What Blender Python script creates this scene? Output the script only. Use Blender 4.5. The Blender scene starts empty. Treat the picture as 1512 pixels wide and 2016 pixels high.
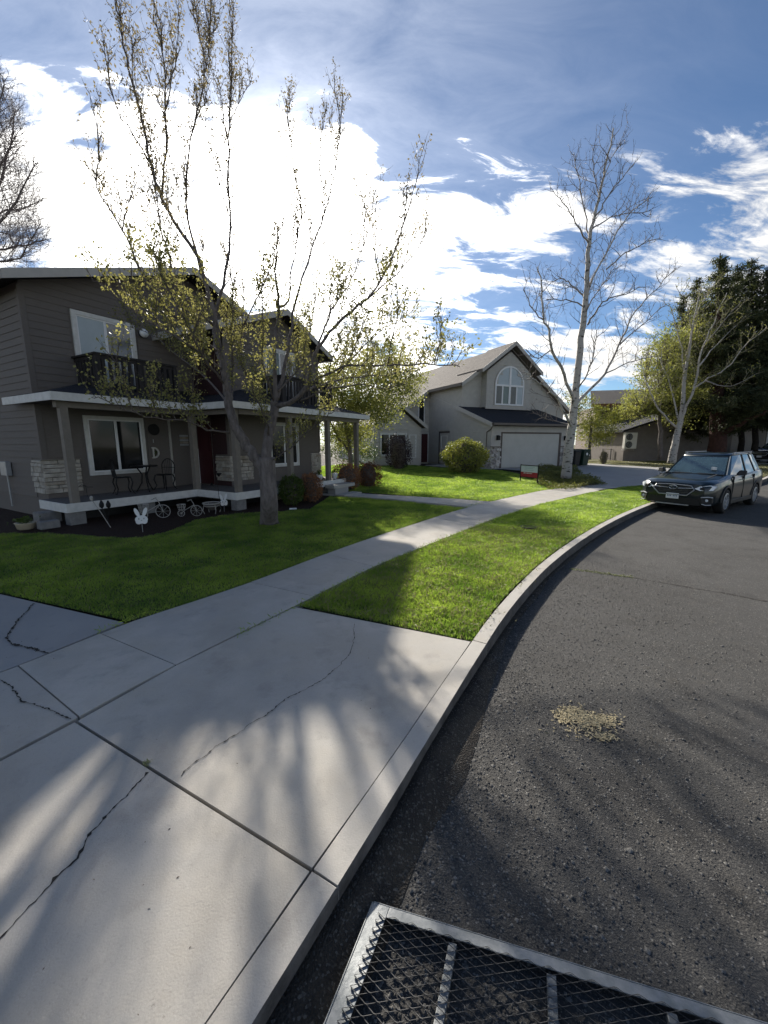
import bpy, bmesh, math, random
import numpy as np
from mathutils import Vector, Matrix
R = math.radians
random.seed(7); rng = np.random.default_rng(7)
S = bpy.context.scene
COL = S.collection

# ------------------------------------------------------------------ camera
FPX, HY, CAMZ = 780.0, 870.0, 2.0            # focal length in photo pixels, horizon row, eye height (standing in a trailer)
PITCH = math.atan((1008 - HY) / FPX)
cam_d = bpy.data.cameras.new('camera'); cam = bpy.data.objects.new('camera', cam_d); COL.objects.link(cam)
cam.location = (0, 0, CAMZ); cam.rotation_euler = (math.pi / 2 - PITCH, 0, 0)
cam_d.sensor_fit = 'VERTICAL'; cam_d.sensor_height = 36.0; cam_d.lens = 36.0 * FPX / 2016
cam_d.clip_start = 0.05; cam_d.clip_end = 2000
S.camera = cam
S.render.resolution_x, S.render.resolution_y = 768, 1024

def ray(x, y):
    u = (x - 756) / FPX; v = -(y - 1008) / FPX
    return Vector((u, math.cos(PITCH) + v * math.sin(PITCH), -math.sin(PITCH) + v * math.cos(PITCH)))
def at_z(x, y, z):
    d = ray(x, y); t = (z - CAMZ) / d.z
    return Vector((d.x * t, d.y * t, z))
def at_y(x, y, Y):
    d = ray(x, y); t = Y / d.y
    return Vector((d.x * t, Y, CAMZ + d.z * t))

# ------------------------------------------------------------------ world, sun, exposure
SKR = -28
SUN = ray(520, 400).normalized()
SUN_EL = math.asin(SUN.z); SUN_AZ = math.atan2(SUN.x, SUN.y)
W = bpy.data.worlds.new('World'); S.world = W; W.use_nodes = True
nt = W.node_tree; nt.nodes.clear()
def N(t, **k):
    n = nt.nodes.new(t)
    for a, b in k.items():
        setattr(n, a, b)
    return n
def L(a, b): nt.links.new(a, b)
def val(v):
    n = N('ShaderNodeValue'); n.outputs[0].default_value = v; return n.outputs[0]
def M(op, a, b=None, c=None, clamp=False):
    n = N('ShaderNodeMath', operation=op); n.use_clamp = clamp
    for i, x in enumerate((a, b, c)):
        if x is None: continue
        if isinstance(x, (int, float)): n.inputs[i].default_value = x
        else: L(x, n.inputs[i])
    return n.outputs[0]
def SM(x, lo, hi, a=0.0, b=1.0):
    n = N('ShaderNodeMapRange', interpolation_type='SMOOTHSTEP'); L(x, n.inputs[0])
    n.inputs[1].default_value = lo; n.inputs[2].default_value = hi; n.inputs[3].default_value = a; n.inputs[4].default_value = b
    return n.outputs[0]
sky = N('ShaderNodeTexSky', sky_type='NISHITA'); sky.sun_disc = False
sky.sun_elevation = SUN_EL; sky.sun_rotation = SUN_AZ; sky.altitude = 1100; sky.air_density = 1.0; sky.dust_density = 0.03; sky.ozone_density = 2.2
tc = N('ShaderNodeTexCoord'); sep = N('ShaderNodeSeparateXYZ'); L(tc.outputs['Generated'], sep.inputs[0])
def dot(v):
    n = N('ShaderNodeVectorMath', operation='DOT_PRODUCT'); L(tc.outputs['Generated'], n.inputs[0]); n.inputs[1].default_value = v
    return n.outputs['Value']
sd = dot(tuple(SUN))
zc = M('ADD', M('MAXIMUM', sep.outputs[2], 0.0), 0.38)
uv = N('ShaderNodeCombineXYZ'); L(M('DIVIDE', sep.outputs[0], zc), uv.inputs[0]); L(M('DIVIDE', sep.outputs[1], zc), uv.inputs[1])
mp = N('ShaderNodeMapping'); L(uv.outputs[0], mp.inputs[0]); mp.inputs['Rotation'].default_value = (0, 0, R(SKR)); mp.inputs['Scale'].default_value = (1.3, 3.4, 1); mp.inputs['Location'].default_value = (3.1, 1.7, 0)
def noise(vec, scale, det=8, rough=.6, dist=0.0):
    n = N('ShaderNodeTexNoise'); L(vec, n.inputs['Vector']); n.inputs['Scale'].default_value = scale; n.inputs['Detail'].default_value = det
    n.inputs['Roughness'].default_value = rough; n.inputs['Distortion'].default_value = dist; return n.outputs['Fac']
n1 = noise(mp.outputs[0], 1.1, 3, .5, .2); n2 = noise(mp.outputs[0], 3.6, 10, .64, .5)
cl = M('ADD', M('MULTIPLY', M('SUBTRACT', n1, .5), .9), M('MULTIPLY_ADD', M('SUBTRACT', n2, .5), 1.5, .5))
# the bank of cloud lies below one great circle and left of another
def plane(p, q, side):
    n = ray(*p).cross(ray(*q)).normalized()
    return tuple(n if n.dot(ray(*side)) > 0 else -n)
m1 = dot(plane((0, 95), (820, 215), (500, 500))); m2 = dot(plane((730, 120), (1010, 620), (300, 500)))
bank = M('MINIMUM', SM(m1, -.10, .10), SM(m2, -.14, .20))
low = SM(sep.outputs[2], .68, .40)                       # streaky cloud over the lower sky
lo2 = SM(sep.outputs[2], .26, .10)
near = SM(sd, .82, .985)
thr = M('SUBTRACT', M('SUBTRACT', M('SUBTRACT', 1.0, M('MAXIMUM', M('MULTIPLY', low, .545), M('MULTIPLY', bank, .55))), M('MULTIPLY', lo2, .06)), M('MULTIPLY', M('MULTIPLY', near, bank), .22))
cov = SM(M('SUBTRACT', cl, thr), -.06, .27)
veil = M('MULTIPLY', SM(sd, .5, .98), .15)
cov = M('MAXIMUM', cov, M('MULTIPLY', veil, .6), clamp=True)
glow = M('POWER', M('MAXIMUM', sd, 0.0), 9.0); glow2 = M('POWER', M('MAXIMUM', sd, 0.0), 90.0)
shade = M('MULTIPLY_ADD', n2, 2.0, -.02)
cb = M('MULTIPLY', M('ADD', M('ADD', .35, M('MULTIPLY', glow, 1.25)), M('MULTIPLY', glow2, 4.0)), shade)
ccol = N('ShaderNodeCombineXYZ'); L(M('MULTIPLY', cb, 1.02), ccol.inputs[0]); L(cb, ccol.inputs[1]); L(M('MULTIPLY', cb, .96), ccol.inputs[2])
SKYK = 0.0440
skc = N('ShaderNodeVectorMath', operation='MULTIPLY'); L(sky.outputs[0], skc.inputs[0]); skc.inputs[1].default_value = (.66, .79, .90)
cls = N('ShaderNodeVectorMath', operation='SCALE'); L(ccol.outputs[0], cls.inputs[0]); cls.inputs['Scale'].default_value = 1.0 / SKYK
mx = N('ShaderNodeMix', data_type='RGBA'); L(cov, mx.inputs['Factor']); L(skc.outputs[0], mx.inputs['A']); L(cls.outputs[0], mx.inputs['B'])
bg = N('ShaderNodeBackground'); L(mx.outputs['Result'], bg.inputs[0]); bg.inputs[1].default_value = SKYK
wo = N('ShaderNodeOutputWorld'); L(bg.outputs[0], wo.inputs[0])
sl = bpy.data.lights.new('sun', 'SUN'); sun = bpy.data.objects.new('sun', sl); COL.objects.link(sun)
sl.energy = 2.9; sl.angle = R(0.9); sl.color = (1.0, .93, .82)
sun.rotation_euler = (-SUN).to_track_quat('-Z', 'Y').to_euler(); sun.location = (0, 0, 30)
S.view_settings.view_transform = 'Standard'; S.view_settings.look = 'None'; S.view_settings.gamma = 1; S.view_settings.use_curve_mapping = False
S.view_settings.exposure = 1.5

# ------------------------------------------------------------------ materials
MATS = {}
def mat(name, c1, c2=None, scale=6, rough=.7, bump=0.0, bscale=None, metal=0.0, det=5, spec=.4, trans=0.0, coat=0.0, contrast=(.35, .65), bdist=.01, stretch=None):
    if name in MATS: return MATS[name]
    m = bpy.data.materials.new(name); m.use_nodes = True; t = m.node_tree; b = t.nodes['Principled BSDF']
    b.inputs['Roughness'].default_value = rough; b.inputs['Metallic'].default_value = metal
    b.inputs['Specular IOR Level'].default_value = spec; b.inputs['Coat Weight'].default_value = coat
    g = t.nodes.new('ShaderNodeNewGeometry'); vec = g.outputs['Position']
    if stretch:
        q = t.nodes.new('ShaderNodeMapping'); t.links.new(vec, q.inputs[0]); q.inputs['Scale'].default_value = stretch; vec = q.outputs[0]
    if c2 is None: c2 = tuple(min(1, x * 1.25) for x in c1)
    n = t.nodes.new('ShaderNodeTexNoise'); n.inputs['Scale'].default_value = scale; n.inputs['Detail'].default_value = det; n.inputs['Roughness'].default_value = .65
    t.links.new(vec, n.inputs['Vector'])
    r = t.nodes.new('ShaderNodeValToRGB'); r.color_ramp.elements[0].position = contrast[0]; r.color_ramp.elements[1].position = contrast[1]
    r.color_ramp.elements[0].color = (*c1, 1); r.color_ramp.elements[1].color = (*c2, 1)
    t.links.new(n.outputs['Fac'], r.inputs[0]); t.links.new(r.outputs[0], b.inputs['Base Color'])
    if bump:
        n2 = t.nodes.new('ShaderNodeTexNoise'); n2.inputs['Scale'].default_value = bscale or scale * 6; n2.inputs['Detail'].default_value = 4
        t.links.new(vec, n2.inputs['Vector'])
        bp = t.nodes.new('ShaderNodeBump'); bp.inputs['Strength'].default_value = bump; bp.inputs['Distance'].default_value = bdist
        t.links.new(n2.outputs['Fac'], bp.inputs['Height']); t.links.new(bp.outputs[0], b.inputs['Normal'])
    if trans:
        o = t.nodes['Material Output']; tr = t.nodes.new('ShaderNodeBsdfTranslucent'); mxs = t.nodes.new('ShaderNodeMixShader')
        hs = t.nodes.new('ShaderNodeHueSaturation'); hs.inputs['Saturation'].default_value = 1.1; hs.inputs['Value'].default_value = 1.5
        t.links.new(r.outputs[0], hs.inputs['Color']); t.links.new(hs.outputs[0], tr.inputs[0])
        mxs.inputs[0].default_value = trans; t.links.new(b.outputs[0], mxs.inputs[1]); t.links.new(tr.outputs[0], mxs.inputs[2]); t.links.new(mxs.outputs[0], o.inputs[0])
    MATS[name] = m; return m

def mat_layers(name, base, layers, rough=.9, bumps=(), vary=0.0):
    """base colour then (colour, noise scale, low, high, strength) layers, mixed over it in turn"""
    m = bpy.data.materials.new(name); m.use_nodes = True; t = m.node_tree; b = t.nodes['Principled BSDF']
    b.inputs['Roughness'].default_value = rough; b.inputs['Specular IOR Level'].default_value = .3
    g = t.nodes.new('ShaderNodeNewGeometry'); cur = None
    for (c, sc, lo, hi, st, kind) in layers:
        if kind == 'v':
            n = t.nodes.new('ShaderNodeTexVoronoi'); n.inputs['Scale'].default_value = sc; o = n.outputs['Distance']
        elif kind == 'c':
            n = t.nodes.new('ShaderNodeTexVoronoi'); n.inputs['Scale'].default_value = sc; sp = t.nodes.new('ShaderNodeSeparateColor'); t.links.new(n.outputs['Color'], sp.inputs[0]); o = sp.outputs[0]
        else:
            n = t.nodes.new('ShaderNodeTexNoise'); n.inputs['Scale'].default_value = sc; n.inputs['Detail'].default_value = 5; n.inputs['Roughness'].default_value = .6; o = n.outputs['Fac']
        t.links.new(g.outputs['Position'], n.inputs['Vector'])
        r = t.nodes.new('ShaderNodeMapRange'); r.inputs[1].default_value = lo; r.inputs[2].default_value = hi; r.inputs[3].default_value = 0; r.inputs[4].default_value = st
        t.links.new(o, r.inputs[0])
        x = t.nodes.new('ShaderNodeMix'); x.data_type = 'RGBA'; t.links.new(r.outputs[0], x.inputs['Factor'])
        if cur is None: x.inputs['A'].default_value = (*base, 1)
        else: t.links.new(cur, x.inputs['A'])
        x.inputs['B'].default_value = (*c, 1); cur = x.outputs['Result']
    oi = t.nodes.new('ShaderNodeObjectInfo'); mr = t.nodes.new('ShaderNodeMapRange'); t.links.new(oi.outputs['Random'], mr.inputs[0]); mr.inputs[3].default_value = 1 - vary; mr.inputs[4].default_value = 1 + vary * .5
    vm = t.nodes.new('ShaderNodeVectorMath'); vm.operation = 'SCALE'; t.links.new(cur, vm.inputs[0]); t.links.new(mr.outputs[0], vm.inputs['Scale'])
    t.links.new(vm.outputs[0] if vary else cur, b.inputs['Base Color']); nrm = None
    for (sc, st, dist, kind) in bumps:
        n = t.nodes.new('ShaderNodeTexVoronoi' if kind == 'v' else 'ShaderNodeTexNoise'); n.inputs['Scale'].default_value = sc
        if kind != 'v': n.inputs['Detail'].default_value = 4
        t.links.new(g.outputs['Position'], n.inputs['Vector'])
        bp = t.nodes.new('ShaderNodeBump'); bp.inputs['Strength'].default_value = st; bp.inputs['Distance'].default_value = dist
        t.links.new(n.outputs['Distance' if kind == 'v' else 'Fac'], bp.inputs['Height'])
        if nrm: t.links.new(nrm, bp.inputs['Normal'])
        nrm = bp.outputs[0]
    if nrm: t.links.new(nrm, b.inputs['Normal'])
    MATS[name] = m; return m

asphalt = mat_layers('asphalt', (.052, .0505, .048), [((.072, .0705, .068), .7, .35, .7, .9, 'n'), ((.030, .028, .026), 2.3, .5, .75, .8, 'n'), ((.10, .088, .07), .35, .6, .72, .35, 'n'), ((.085, .075, .06), 9, .55, .8, .6, 'n'),
    ((.14, .13, .115), 150, .74, 1.0, .6, 'c'), ((.02, .02, .02), 170, .25, .0, .5, 'v'), ((.24, .23, .21), 130, .965, .99, .7, 'c')], .92, [(130, .4, .006, 'v'), (240, .5, .004, 'n')])
concrete = mat_layers('concrete', (.46, .438, .395), [((.37, .345, .315), .55, .35, .68, .85, 'n'), ((.42, .385, .33), 1.9, .45, .62, .7, 'n'), ((.54, .505, .455), 2.6, .5, .8, .7, 'n'), ((.31, .295, .265), 1.0, .52, .66, .45, 'n'), ((.29, .275, .25), 4.5, .56, .72, .55, 'n'), ((.24, .225, .20), 90, .55, .85, .5, 'n'), ((.16, .15, .13), 38, .70, .76, .7, 'n'), ((.60, .57, .52), 210, .55, .8, .45, 'n'), ((.44, .41, .36), 1.4, .55, .7, .6, 'n')], .88, [(120, .45, .003, 'n'), (12, .15, .01, 'n')], .09)
concrete_old = mat_layers('old_concrete', (.37, .36, .345), [((.30, .295, .285), 1.1, .35, .7, .8, 'n'), ((.33, .33, .33), 3.2, .5, .8, .6, 'n'), ((.17, .17, .17), 7, .6, .85, .5, 'n'), ((.2, .2, .2), 190, .3, .8, .4, 'n')], .9, [(120, .4, .003, 'n')], .08)
soil = mat_layers('soil', (.035, .026, .018), [((.06, .045, .03), 3, .4, .7, .8, 'n'), ((.02, .015, .01), 30, .4, .7, .8, 'n')], .95, [(60, .8, .02, 'n')])
mulch_m = mat_layers('mulch', (.035, .014, .009), [((.06, .026, .015), 14, .4, .7, .9, 'n'), ((.015, .008, .006), 50, .3, .6, .8, 'n')], .95, [(45, 1, .03, 'v')])
turf = mat_layers('turf', (.08, .11, .03), [((.13, .155, .045), 1.6, .4, .7, .9, 'n'), ((.10, .09, .04), 2.7, .62, .8, .5, 'n'), ((.02, .032, .008), 40, .4, .7, .8, 'n')], .95, [(70, 1, .02, 'n')])
dry_turf = mat_layers('dry_turf', (.10, .09, .035), [((.07, .08, .02), 1.1, .4, .7, .9, 'n'), ((.15, .12, .06), 5, .5, .8, .7, 'n')], .95, [(60, 1, .02, 'n')])
siding1 = mat('siding_taupe', (.128, .111, .099), (.148, .130, .117), 9, .75, .15, 60, stretch=(1, 1, 8))
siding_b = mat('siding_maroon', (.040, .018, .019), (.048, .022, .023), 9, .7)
siding2 = mat('siding_grey', (.42, .40, .365), (.47, .45, .41), 4, .75)
siding3 = mat('siding_brown', (.10, .07, .058), (.12, .085, .07), 3, .8)
siding3b = mat('siding_grey_brown', (.16, .14, .125), (.19, .165, .15), 3, .8)
trim_w = mat('white_paint', (.56, .55, .52), (.66, .65, .62), 7, .6, .1, 80)
trim_g = mat('grey_trim', (.42, .395, .36), (.47, .44, .40), 5, .65)
trim_t = mat('taupe_trim', (.17, .15, .125), (.20, .175, .15), 8, .7, .1, 50)
vinyl = mat('white_vinyl', (.72, .72, .72), (.76, .76, .76), 5, .4)
shingle = mat_layers('dark_shingle', (.025, .027, .034), [((.045, .046, .055), 9, .4, .7, .8, 'n'), ((.015, .015, .018), 120, .3, .7, .7, 'n')], .95, [(90, .8, .01, 'v')])
shingle2 = mat_layers('brown_shingle', (.145, .128, .112), [((.11, .097, .088), 3, .4, .7, .8, 'n'), ((.21, .18, .16), 30, .4, .8, .6, 'n')], .95, [(60, .6, .01, 'v')])
glass = mat('window_glass', (.010, .011, .012), (.014, .015, .016), 2, .05, spec=.3)
curtain = mat('pale_blind', (.36, .42, .45), (.40, .46, .49), 3, .35, spec=.6)
curtain_g = mat('green_blind', (.10, .15, .14), (.14, .19, .18), 14, .3, spec=.6, stretch=(1, 1, .1))
black_iron = mat('black_iron', (.008, .008, .009), (.014, .014, .015), 20, .5, metal=.3)
stain_wood = mat('dark_stained_wood', (.014, .012, .013), (.026, .022, .022), 14, .7, .2, 60, stretch=(1, 1, .3))
white_iron = mat('white_wrought_iron', (.30, .285, .26), (.38, .36, .33), 20, .6)
stone_m = mat('ledger_stone', (.28, .25, .21), (.50, .46, .40), 5.5, .9, .8, 30, det=6)
stone_d = mat('ledger_stone_tan', (.24, .20, .15), (.40, .35, .29), 4, .9, .5, 40)
kerb_dirt_shade = mat_layers('dirty_shaded_kerb_face', (.13, .12, .11), [((.06, .055, .05), 9, .4, .7, .9, 'n'), ((.24, .22, .2), 3, .5, .8, .6, 'n')], .95, [(60, .6, .01, 'n')])  # dirt on the kerb face, with its shade painted into the dark tone
river = mat('river_rock', (.24, .21, .19), (.62, .58, .54), 3.5, .85, .3, 30, contrast=(.42, .6))
bark = mat('grey_bark', (.10, .085, .08), (.19, .165, .155), 14, .95, .9, 34, bdist=.03, stretch=(1, 1, .3))
bark_d = mat('dark_twig_bark', (.085, .070, .062), (.14, .115, .10), 12, .95)
birch_m = mat('aspen_bark', (.035, .03, .028), (.42, .39, .35), 4.5, .85, .6, 22, contrast=(.37, .45), stretch=(1, 1, 2.2))
birch_s = mat('aspen_bark_dark', (.03, .028, .026), (.07, .065, .06), 10, .9)
pine_bark = mat('red_pine_bark', (.035, .018, .014), (.075, .034, .026), 6, .95, .9, 12, bdist=.05)
leaf_y = mat('spring_leaf', (.17, .165, .055), (.30, .285, .11), 2.0, .55, trans=.42, det=2)
leaf_bud = mat('budding_leaf', (.15, .125, .07), (.26, .21, .10), 2.2, .6, trans=.35, det=2)
leaf_g = mat('yellow_green_leaf', (.14, .16, .045), (.31, .31, .095), .9, .6, trans=.45, det=3)
leaf_dg = mat('shrub_leaf', (.045, .075, .012), (.08, .11, .02), 3, .5, trans=.25)
leaf_gold = mat('golden_shrub_leaf', (.10, .125, .03), (.30, .30, .07), 1.6, .6, trans=.3, det=3)
leaf_red = mat('barberry_leaf', (.17, .075, .035), (.33, .17, .085), 5, .6, trans=.3)
leaf_purple = mat('purple_shrub_leaf', (.018, .006, .010), (.035, .012, .016), 4, .6)
needle = mat('conifer_needle', (.026, .036, .015), (.075, .085, .03), .8, .7, trans=.25)
juniper = mat('juniper_leaf', (.07, .075, .03), (.14, .13, .06), 3, .8)
grass_m = mat('grass_blade', (.13, .21, .04), (.31, .40, .085), 1.3, .5, trans=.6, det=6, contrast=(.38, .62))
grass_p = mat('pale_grass_blade', (.15, .15, .06), (.26, .25, .12), 3, .6, trans=.3)
paint_car = mat('dark_green_car_paint', (.003, .009, .011), (.004, .011, .013), 3, .3, coat=.7, spec=.35)
paint_car2 = mat('black_car_paint', (.004, .004, .006), (.005, .005, .007), 3, .15, coat=1.0)
chrome = mat('chrome', (.6, .62, .64), (.7, .72, .74), 8, .18, metal=1)
silver = mat('silver_plastic', (.35, .36, .37), (.42, .43, .44), 8, .35, metal=.4)
black_pl = mat('black_plastic', (.010, .010, .011), (.015, .015, .016), 9, .5)
tyre_m = mat('tyre_rubber', (.010, .010, .010), (.016, .016, .016), 30, .85)
lens = mat('headlight_lens', (.60, .64, .68), (.80, .84, .88), 9, .08, spec=1.0)
carglass = mat('car_glass', (.03, .06, .07), (.05, .09, .10), 2, .03, spec=1.0, coat=1.0)
galv = mat('galvanised_steel', (.16, .175, .18), (.29, .30, .305), 9, .55, .15, 60, metal=.45)
mesh_steel = mat('dark_mesh_steel', (.06, .06, .062), (.12, .12, .12), 30, .6, metal=.2)
green_pl = mat('green_bin_plastic', (.006, .026, .018), (.009, .032, .022), 4, .5)
red_paint = mat('dark_red_paint', (.045, .008, .011), (.055, .011, .014), 4, .5)
sign_red = mat('sign_red', (.30, .008, .02), (.34, .012, .03), 4, .5)
sign_white = mat('sign_white', (.50, .56, .58), (.55, .60, .62), 4, .5)
pale_door = mat('pale_garage_paint', (.44, .43, .39), (.48, .47, .43), 2, .6)
ac_white = mat('cream_metal', (.50, .48, .44), (.55, .53, .49), 3, .5)
lamp_glass = mat('opal_glass', (.75, .75, .75), (.8, .8, .8), 3, .2)
terracotta = mat('cream_pot', (.45, .38, .27), (.52, .45, .33), 6, .7)
straw = mat('dry_clippings', (.30, .25, .15), (.46, .39, .24), 20, .9)
stone_chip = mat('gravel_chip', (.06, .058, .054), (.27, .26, .24), 30, .9, contrast=(.45, .7))
leaf_litter = mat('dry_leaf', (.28, .20, .14), (.45, .36, .28), 20, .8)
weed_m = mat('pale_weed', (.16, .18, .08), (.26, .28, .15), 20, .7, trans=.3)
crack_m = mat('crack_soil', (.018, .016, .014), (.04, .035, .03), 30, .98)

# ------------------------------------------------------------------ mesh helpers
def link(name, me, parent=None):
    o = bpy.data.objects.new(name, me); COL.objects.link(o)
    if parent: o.parent = parent
    return o
class MB:
    def __init__(s): s.v = []; s.f = []
    def add(s, vs, fs):
        k = len(s.v); s.v += [tuple(v) for v in vs]; s.f += [tuple(i + k for i in f) for f in fs]; return s
    def box(s, x0, x1, y0, y1, z0, z1):
        return s.add([(x0, y0, z0), (x1, y0, z0), (x1, y1, z0), (x0, y1, z0), (x0, y0, z1), (x1, y0, z1), (x1, y1, z1), (x0, y1, z1)],
                     [(0, 3, 2, 1), (4, 5, 6, 7), (0, 1, 5, 4), (1, 2, 6, 5), (2, 3, 7, 6), (3, 0, 4, 7)])
    def prism(s, a, b):
        """two matching rings joined"""
        n = len(a)
        return s.add(list(a) + list(b), [tuple(range(n - 1, -1, -1)), tuple(range(n, 2 * n))] + [(i, (i + 1) % n, n + (i + 1) % n, n + i) for i in range(n)])
    def loft(s, rings, cap=True, closed=True):
        n = len(rings[0]); vs = [p for r in rings for p in r]; fs = []
        for k in range(len(rings) - 1):
            for i in range(n if closed else n - 1):
                j = (i + 1) % n; fs.append((k * n + i, k * n + j, (k + 1) * n + j, (k + 1) * n + i))
        if cap: fs += [tuple(range(n - 1, -1, -1)), tuple((len(rings) - 1) * n + i for i in range(n))]
        return s.add(vs, fs)
    def tube(s, pts, rad, n=6, cap=True):
        pts = [Vector(p) for p in pts]; k = len(pts)
        if isinstance(rad, (int, float)): rad = [rad] * k
        rings = []; up = None
        for i, p in enumerate(pts):
            d = (pts[min(i + 1, k - 1)] - pts[max(i - 1, 0)])
            if d.length < 1e-9: d = Vector((0, 0, 1))
            d.normalize()
            if up is None:
                up = d.orthogonal().normalized()
            else:
                up = (up - d * up.dot(d))
                up = up.normalized() if up.length > 1e-6 else d.orthogonal().normalized()
            w = d.cross(up)
            rings.append([tuple(p + (up * math.cos(2 * math.pi * j / n) + w * math.sin(2 * math.pi * j / n)) * rad[i]) for j in range(n)])
        return s.loft(rings, cap)
    def lathe(s, prof, c=(0, 0, 0), n=16, axis='z'):
        rings = []
        for r, h in prof:
            rg = []
            for j in range(n):
                a = 2 * math.pi * j / n; x, y = r * math.cos(a), r * math.sin(a)
                q = {'z': (x, y, h), 'x': (h, x, y), 'y': (y, h, x)}[axis]
                rg.append((c[0] + q[0], c[1] + q[1], c[2] + q[2]))
            rings.append(rg)
        return s.loft(rings)
    def off(s, d):
        s.v = [(x - d[0], y - d[1], z - d[2]) for x, y, z in s.v]; return s
    def build(s, name, m, parent=None, smooth=False, bevel=0):
        me = bpy.data.meshes.new(name); me.from_pydata(s.v, [], s.f); me.materials.append(m)
        if smooth: me.polygons.foreach_set('use_smooth', [True] * len(me.polygons))
        me.update(); o = link(name, me, parent)
        if bevel:
            b = o.modifiers.new('b', 'BEVEL'); b.width = bevel; b.segments = 2; b.limit_method = 'ANGLE'
        return o
def thing(name, label, cat, loc=(0, 0, 0), rz=0, group=None):
    o = bpy.data.objects.new(name, None); COL.objects.link(o); o.location = loc; o.rotation_euler = (0, 0, rz); o.empty_display_size = .2
    return tag(o, label, cat, group)
def tag(o, label, cat=None, group=None, kind=None):
    if label: o['label'] = label
    if cat: o['category'] = cat
    if group: o['group'] = group
    if kind: o['kind'] = kind
    return o
def struct(o): o['kind'] = 'structure'; return o
def stuff(o, label=None, cat=None): return tag(o, label, cat, kind='stuff')
def copy_tree(o, parent=None):
    c = o.copy(); COL.objects.link(c); c.parent = parent
    for ch in list(o.children): copy_tree(ch, c)
    return c
def np_mesh(name, V, F, m, parent=None, smooth=False):
    """V (n,3); F (k,3|4) int"""
    me = bpy.data.meshes.new(name); k = F.shape[1]
    me.vertices.add(len(V)); me.vertices.foreach_set('co', V.astype(np.float32).ravel())
    me.loops.add(F.size); me.loops.foreach_set('vertex_index', F.astype(np.int32).ravel())
    me.polygons.add(len(F)); me.polygons.foreach_set('loop_start', np.arange(0, F.size, k, dtype=np.int32)); me.polygons.foreach_set('loop_total', np.full(len(F), k, dtype=np.int32))
    me.materials.append(m); me.update(); me.validate()
    if smooth: me.polygons.foreach_set('use_smooth', [True] * len(F))
    return link(name, me, parent)
def leaves(name, P, size, m, parent=None, flat=0.0, aspect=.55, droop=0):
    """one folded-diamond leaf per point"""
    P = np.asarray(P, dtype=float); n = len(P)
    if n == 0: P = np.zeros((1, 3)); n = 1
    a = rng.normal(size=(n, 3)); a[:, 2] *= (1 - flat); a[:, 2] -= droop; a /= np.linalg.norm(a, axis=1)[:, None] + 1e-9
    b = rng.normal(size=(n, 3)); b[:, 2] *= (1 - flat); b -= a * (a * b).sum(1)[:, None]; b /= np.linalg.norm(b, axis=1)[:, None] + 1e-9
    s = (size * (0.6 + .8 * rng.random(n)))[:, None]
    V = np.stack([P, P + a * s * .55 + b * s * aspect * .5, P + a * s, P + a * s * .55 - b * s * aspect * .5], 1).reshape(-1, 3)
    F = np.arange(4 * n).reshape(-1, 4)
    return np_mesh(name, V, F, m, parent)
def inside(poly, P):
    x, y = P[:, 0], P[:, 1]; c = np.zeros(len(P), bool); n = len(poly)
    for i in range(n):
        x1, y1 = poly[i][:2]; x2, y2 = poly[(i + 1) % n][:2]
        if y1 == y2: continue
        t = ((y1 > y) != (y2 > y)) & (x < (x2 - x1) * (y - y1) / (y2 - y1) + x1); c ^= t
    return c
def gz(x, y):
    """gentle rise of the land away from the camera"""
    t = np.clip((np.asarray(y, float) - 13.0) / 12.0, 0, 1); return .27 * t * t * (3 - 2 * t)
def sheet(name, poly, z, m, step=1.0, thick=0.0, parent=None):
    bm = bmesh.new(); vs = [bm.verts.new((x, y, 0)) for x, y in poly]; f = bm.faces.new(vs)
    if f.calc_area() == 0: pass
    bmesh.ops.recalc_face_normals(bm, faces=bm.faces[:])
    bm.normal_update()
    if bm.faces[:][0].normal.z < 0: bmesh.ops.reverse_faces(bm, faces=bm.faces[:])
    bmesh.ops.triangulate(bm, faces=bm.faces[:])
    if step:
        for ax in (0, 1):
            lo = min(p[ax] for p in poly); hi = max(p[ax] for p in poly); k = math.floor(lo / step) + 1
            while k * step < hi:
                co = [0, 0, 0]; co[ax] = k * step; no = [0, 0, 0]; no[ax] = 1
                bmesh.ops.bisect_plane(bm, geom=bm.verts[:] + bm.edges[:] + bm.faces[:], plane_co=co, plane_no=no); k += 1
    for v in bm.verts: v.co.z = z + float(gz(v.co.x, v.co.y))
    if thick:
        r = bmesh.ops.extrude_face_region(bm, geom=bm.faces[:])
        top = [e for e in r['geom'] if isinstance(e, bmesh.types.BMVert)]
        for v in bm.verts:
            if v not in top: pass
        ts = set(top)
        for v in bm.verts:
            if v not in ts: v.co.z -= thick
        bmesh.ops.recalc_face_normals(bm, faces=bm.faces[:])
    me = bpy.data.meshes.new(name); bm.to_mesh(me); bm.free(); me.materials.append(m)
    return link(name, me, parent)
def lerp(a, b, t): return a + (b - a) * t
def resample(pts, step):
    P = [Vector((p[0], p[1], 0)) for p in pts]; out = [P[0]]; acc = 0
    for a, b in zip(P, P[1:]):
        l = (b - a).length; d = step - acc
        while d <= l: out.append(a.lerp(b, d / l)); d += step
        acc = (l - (d - step))
    out.append(P[-1]); return [(p.x, p.y) for p in out]
def smooth_line(pts, it=2):
    P = [tuple(p) for p in pts]
    for _ in range(it):
        Q = [P[0]]
        for a, b in zip(P, P[1:]):
            Q.append(tuple(.75 * x + .25 * y for x, y in zip(a, b))); Q.append(tuple(.25 * x + .75 * y for x, y in zip(a, b)))
        Q.append(P[-1]); P = Q
    return P
def offset(pts, d):
    out = []
    for i, p in enumerate(pts):
        a = pts[max(i - 1, 0)]; b = pts[min(i + 1, len(pts) - 1)]; t = Vector((b[0] - a[0], b[1] - a[1])).normalized()
        out.append((p[0] - t.y * d, p[1] + t.x * d))
    return out
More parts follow.
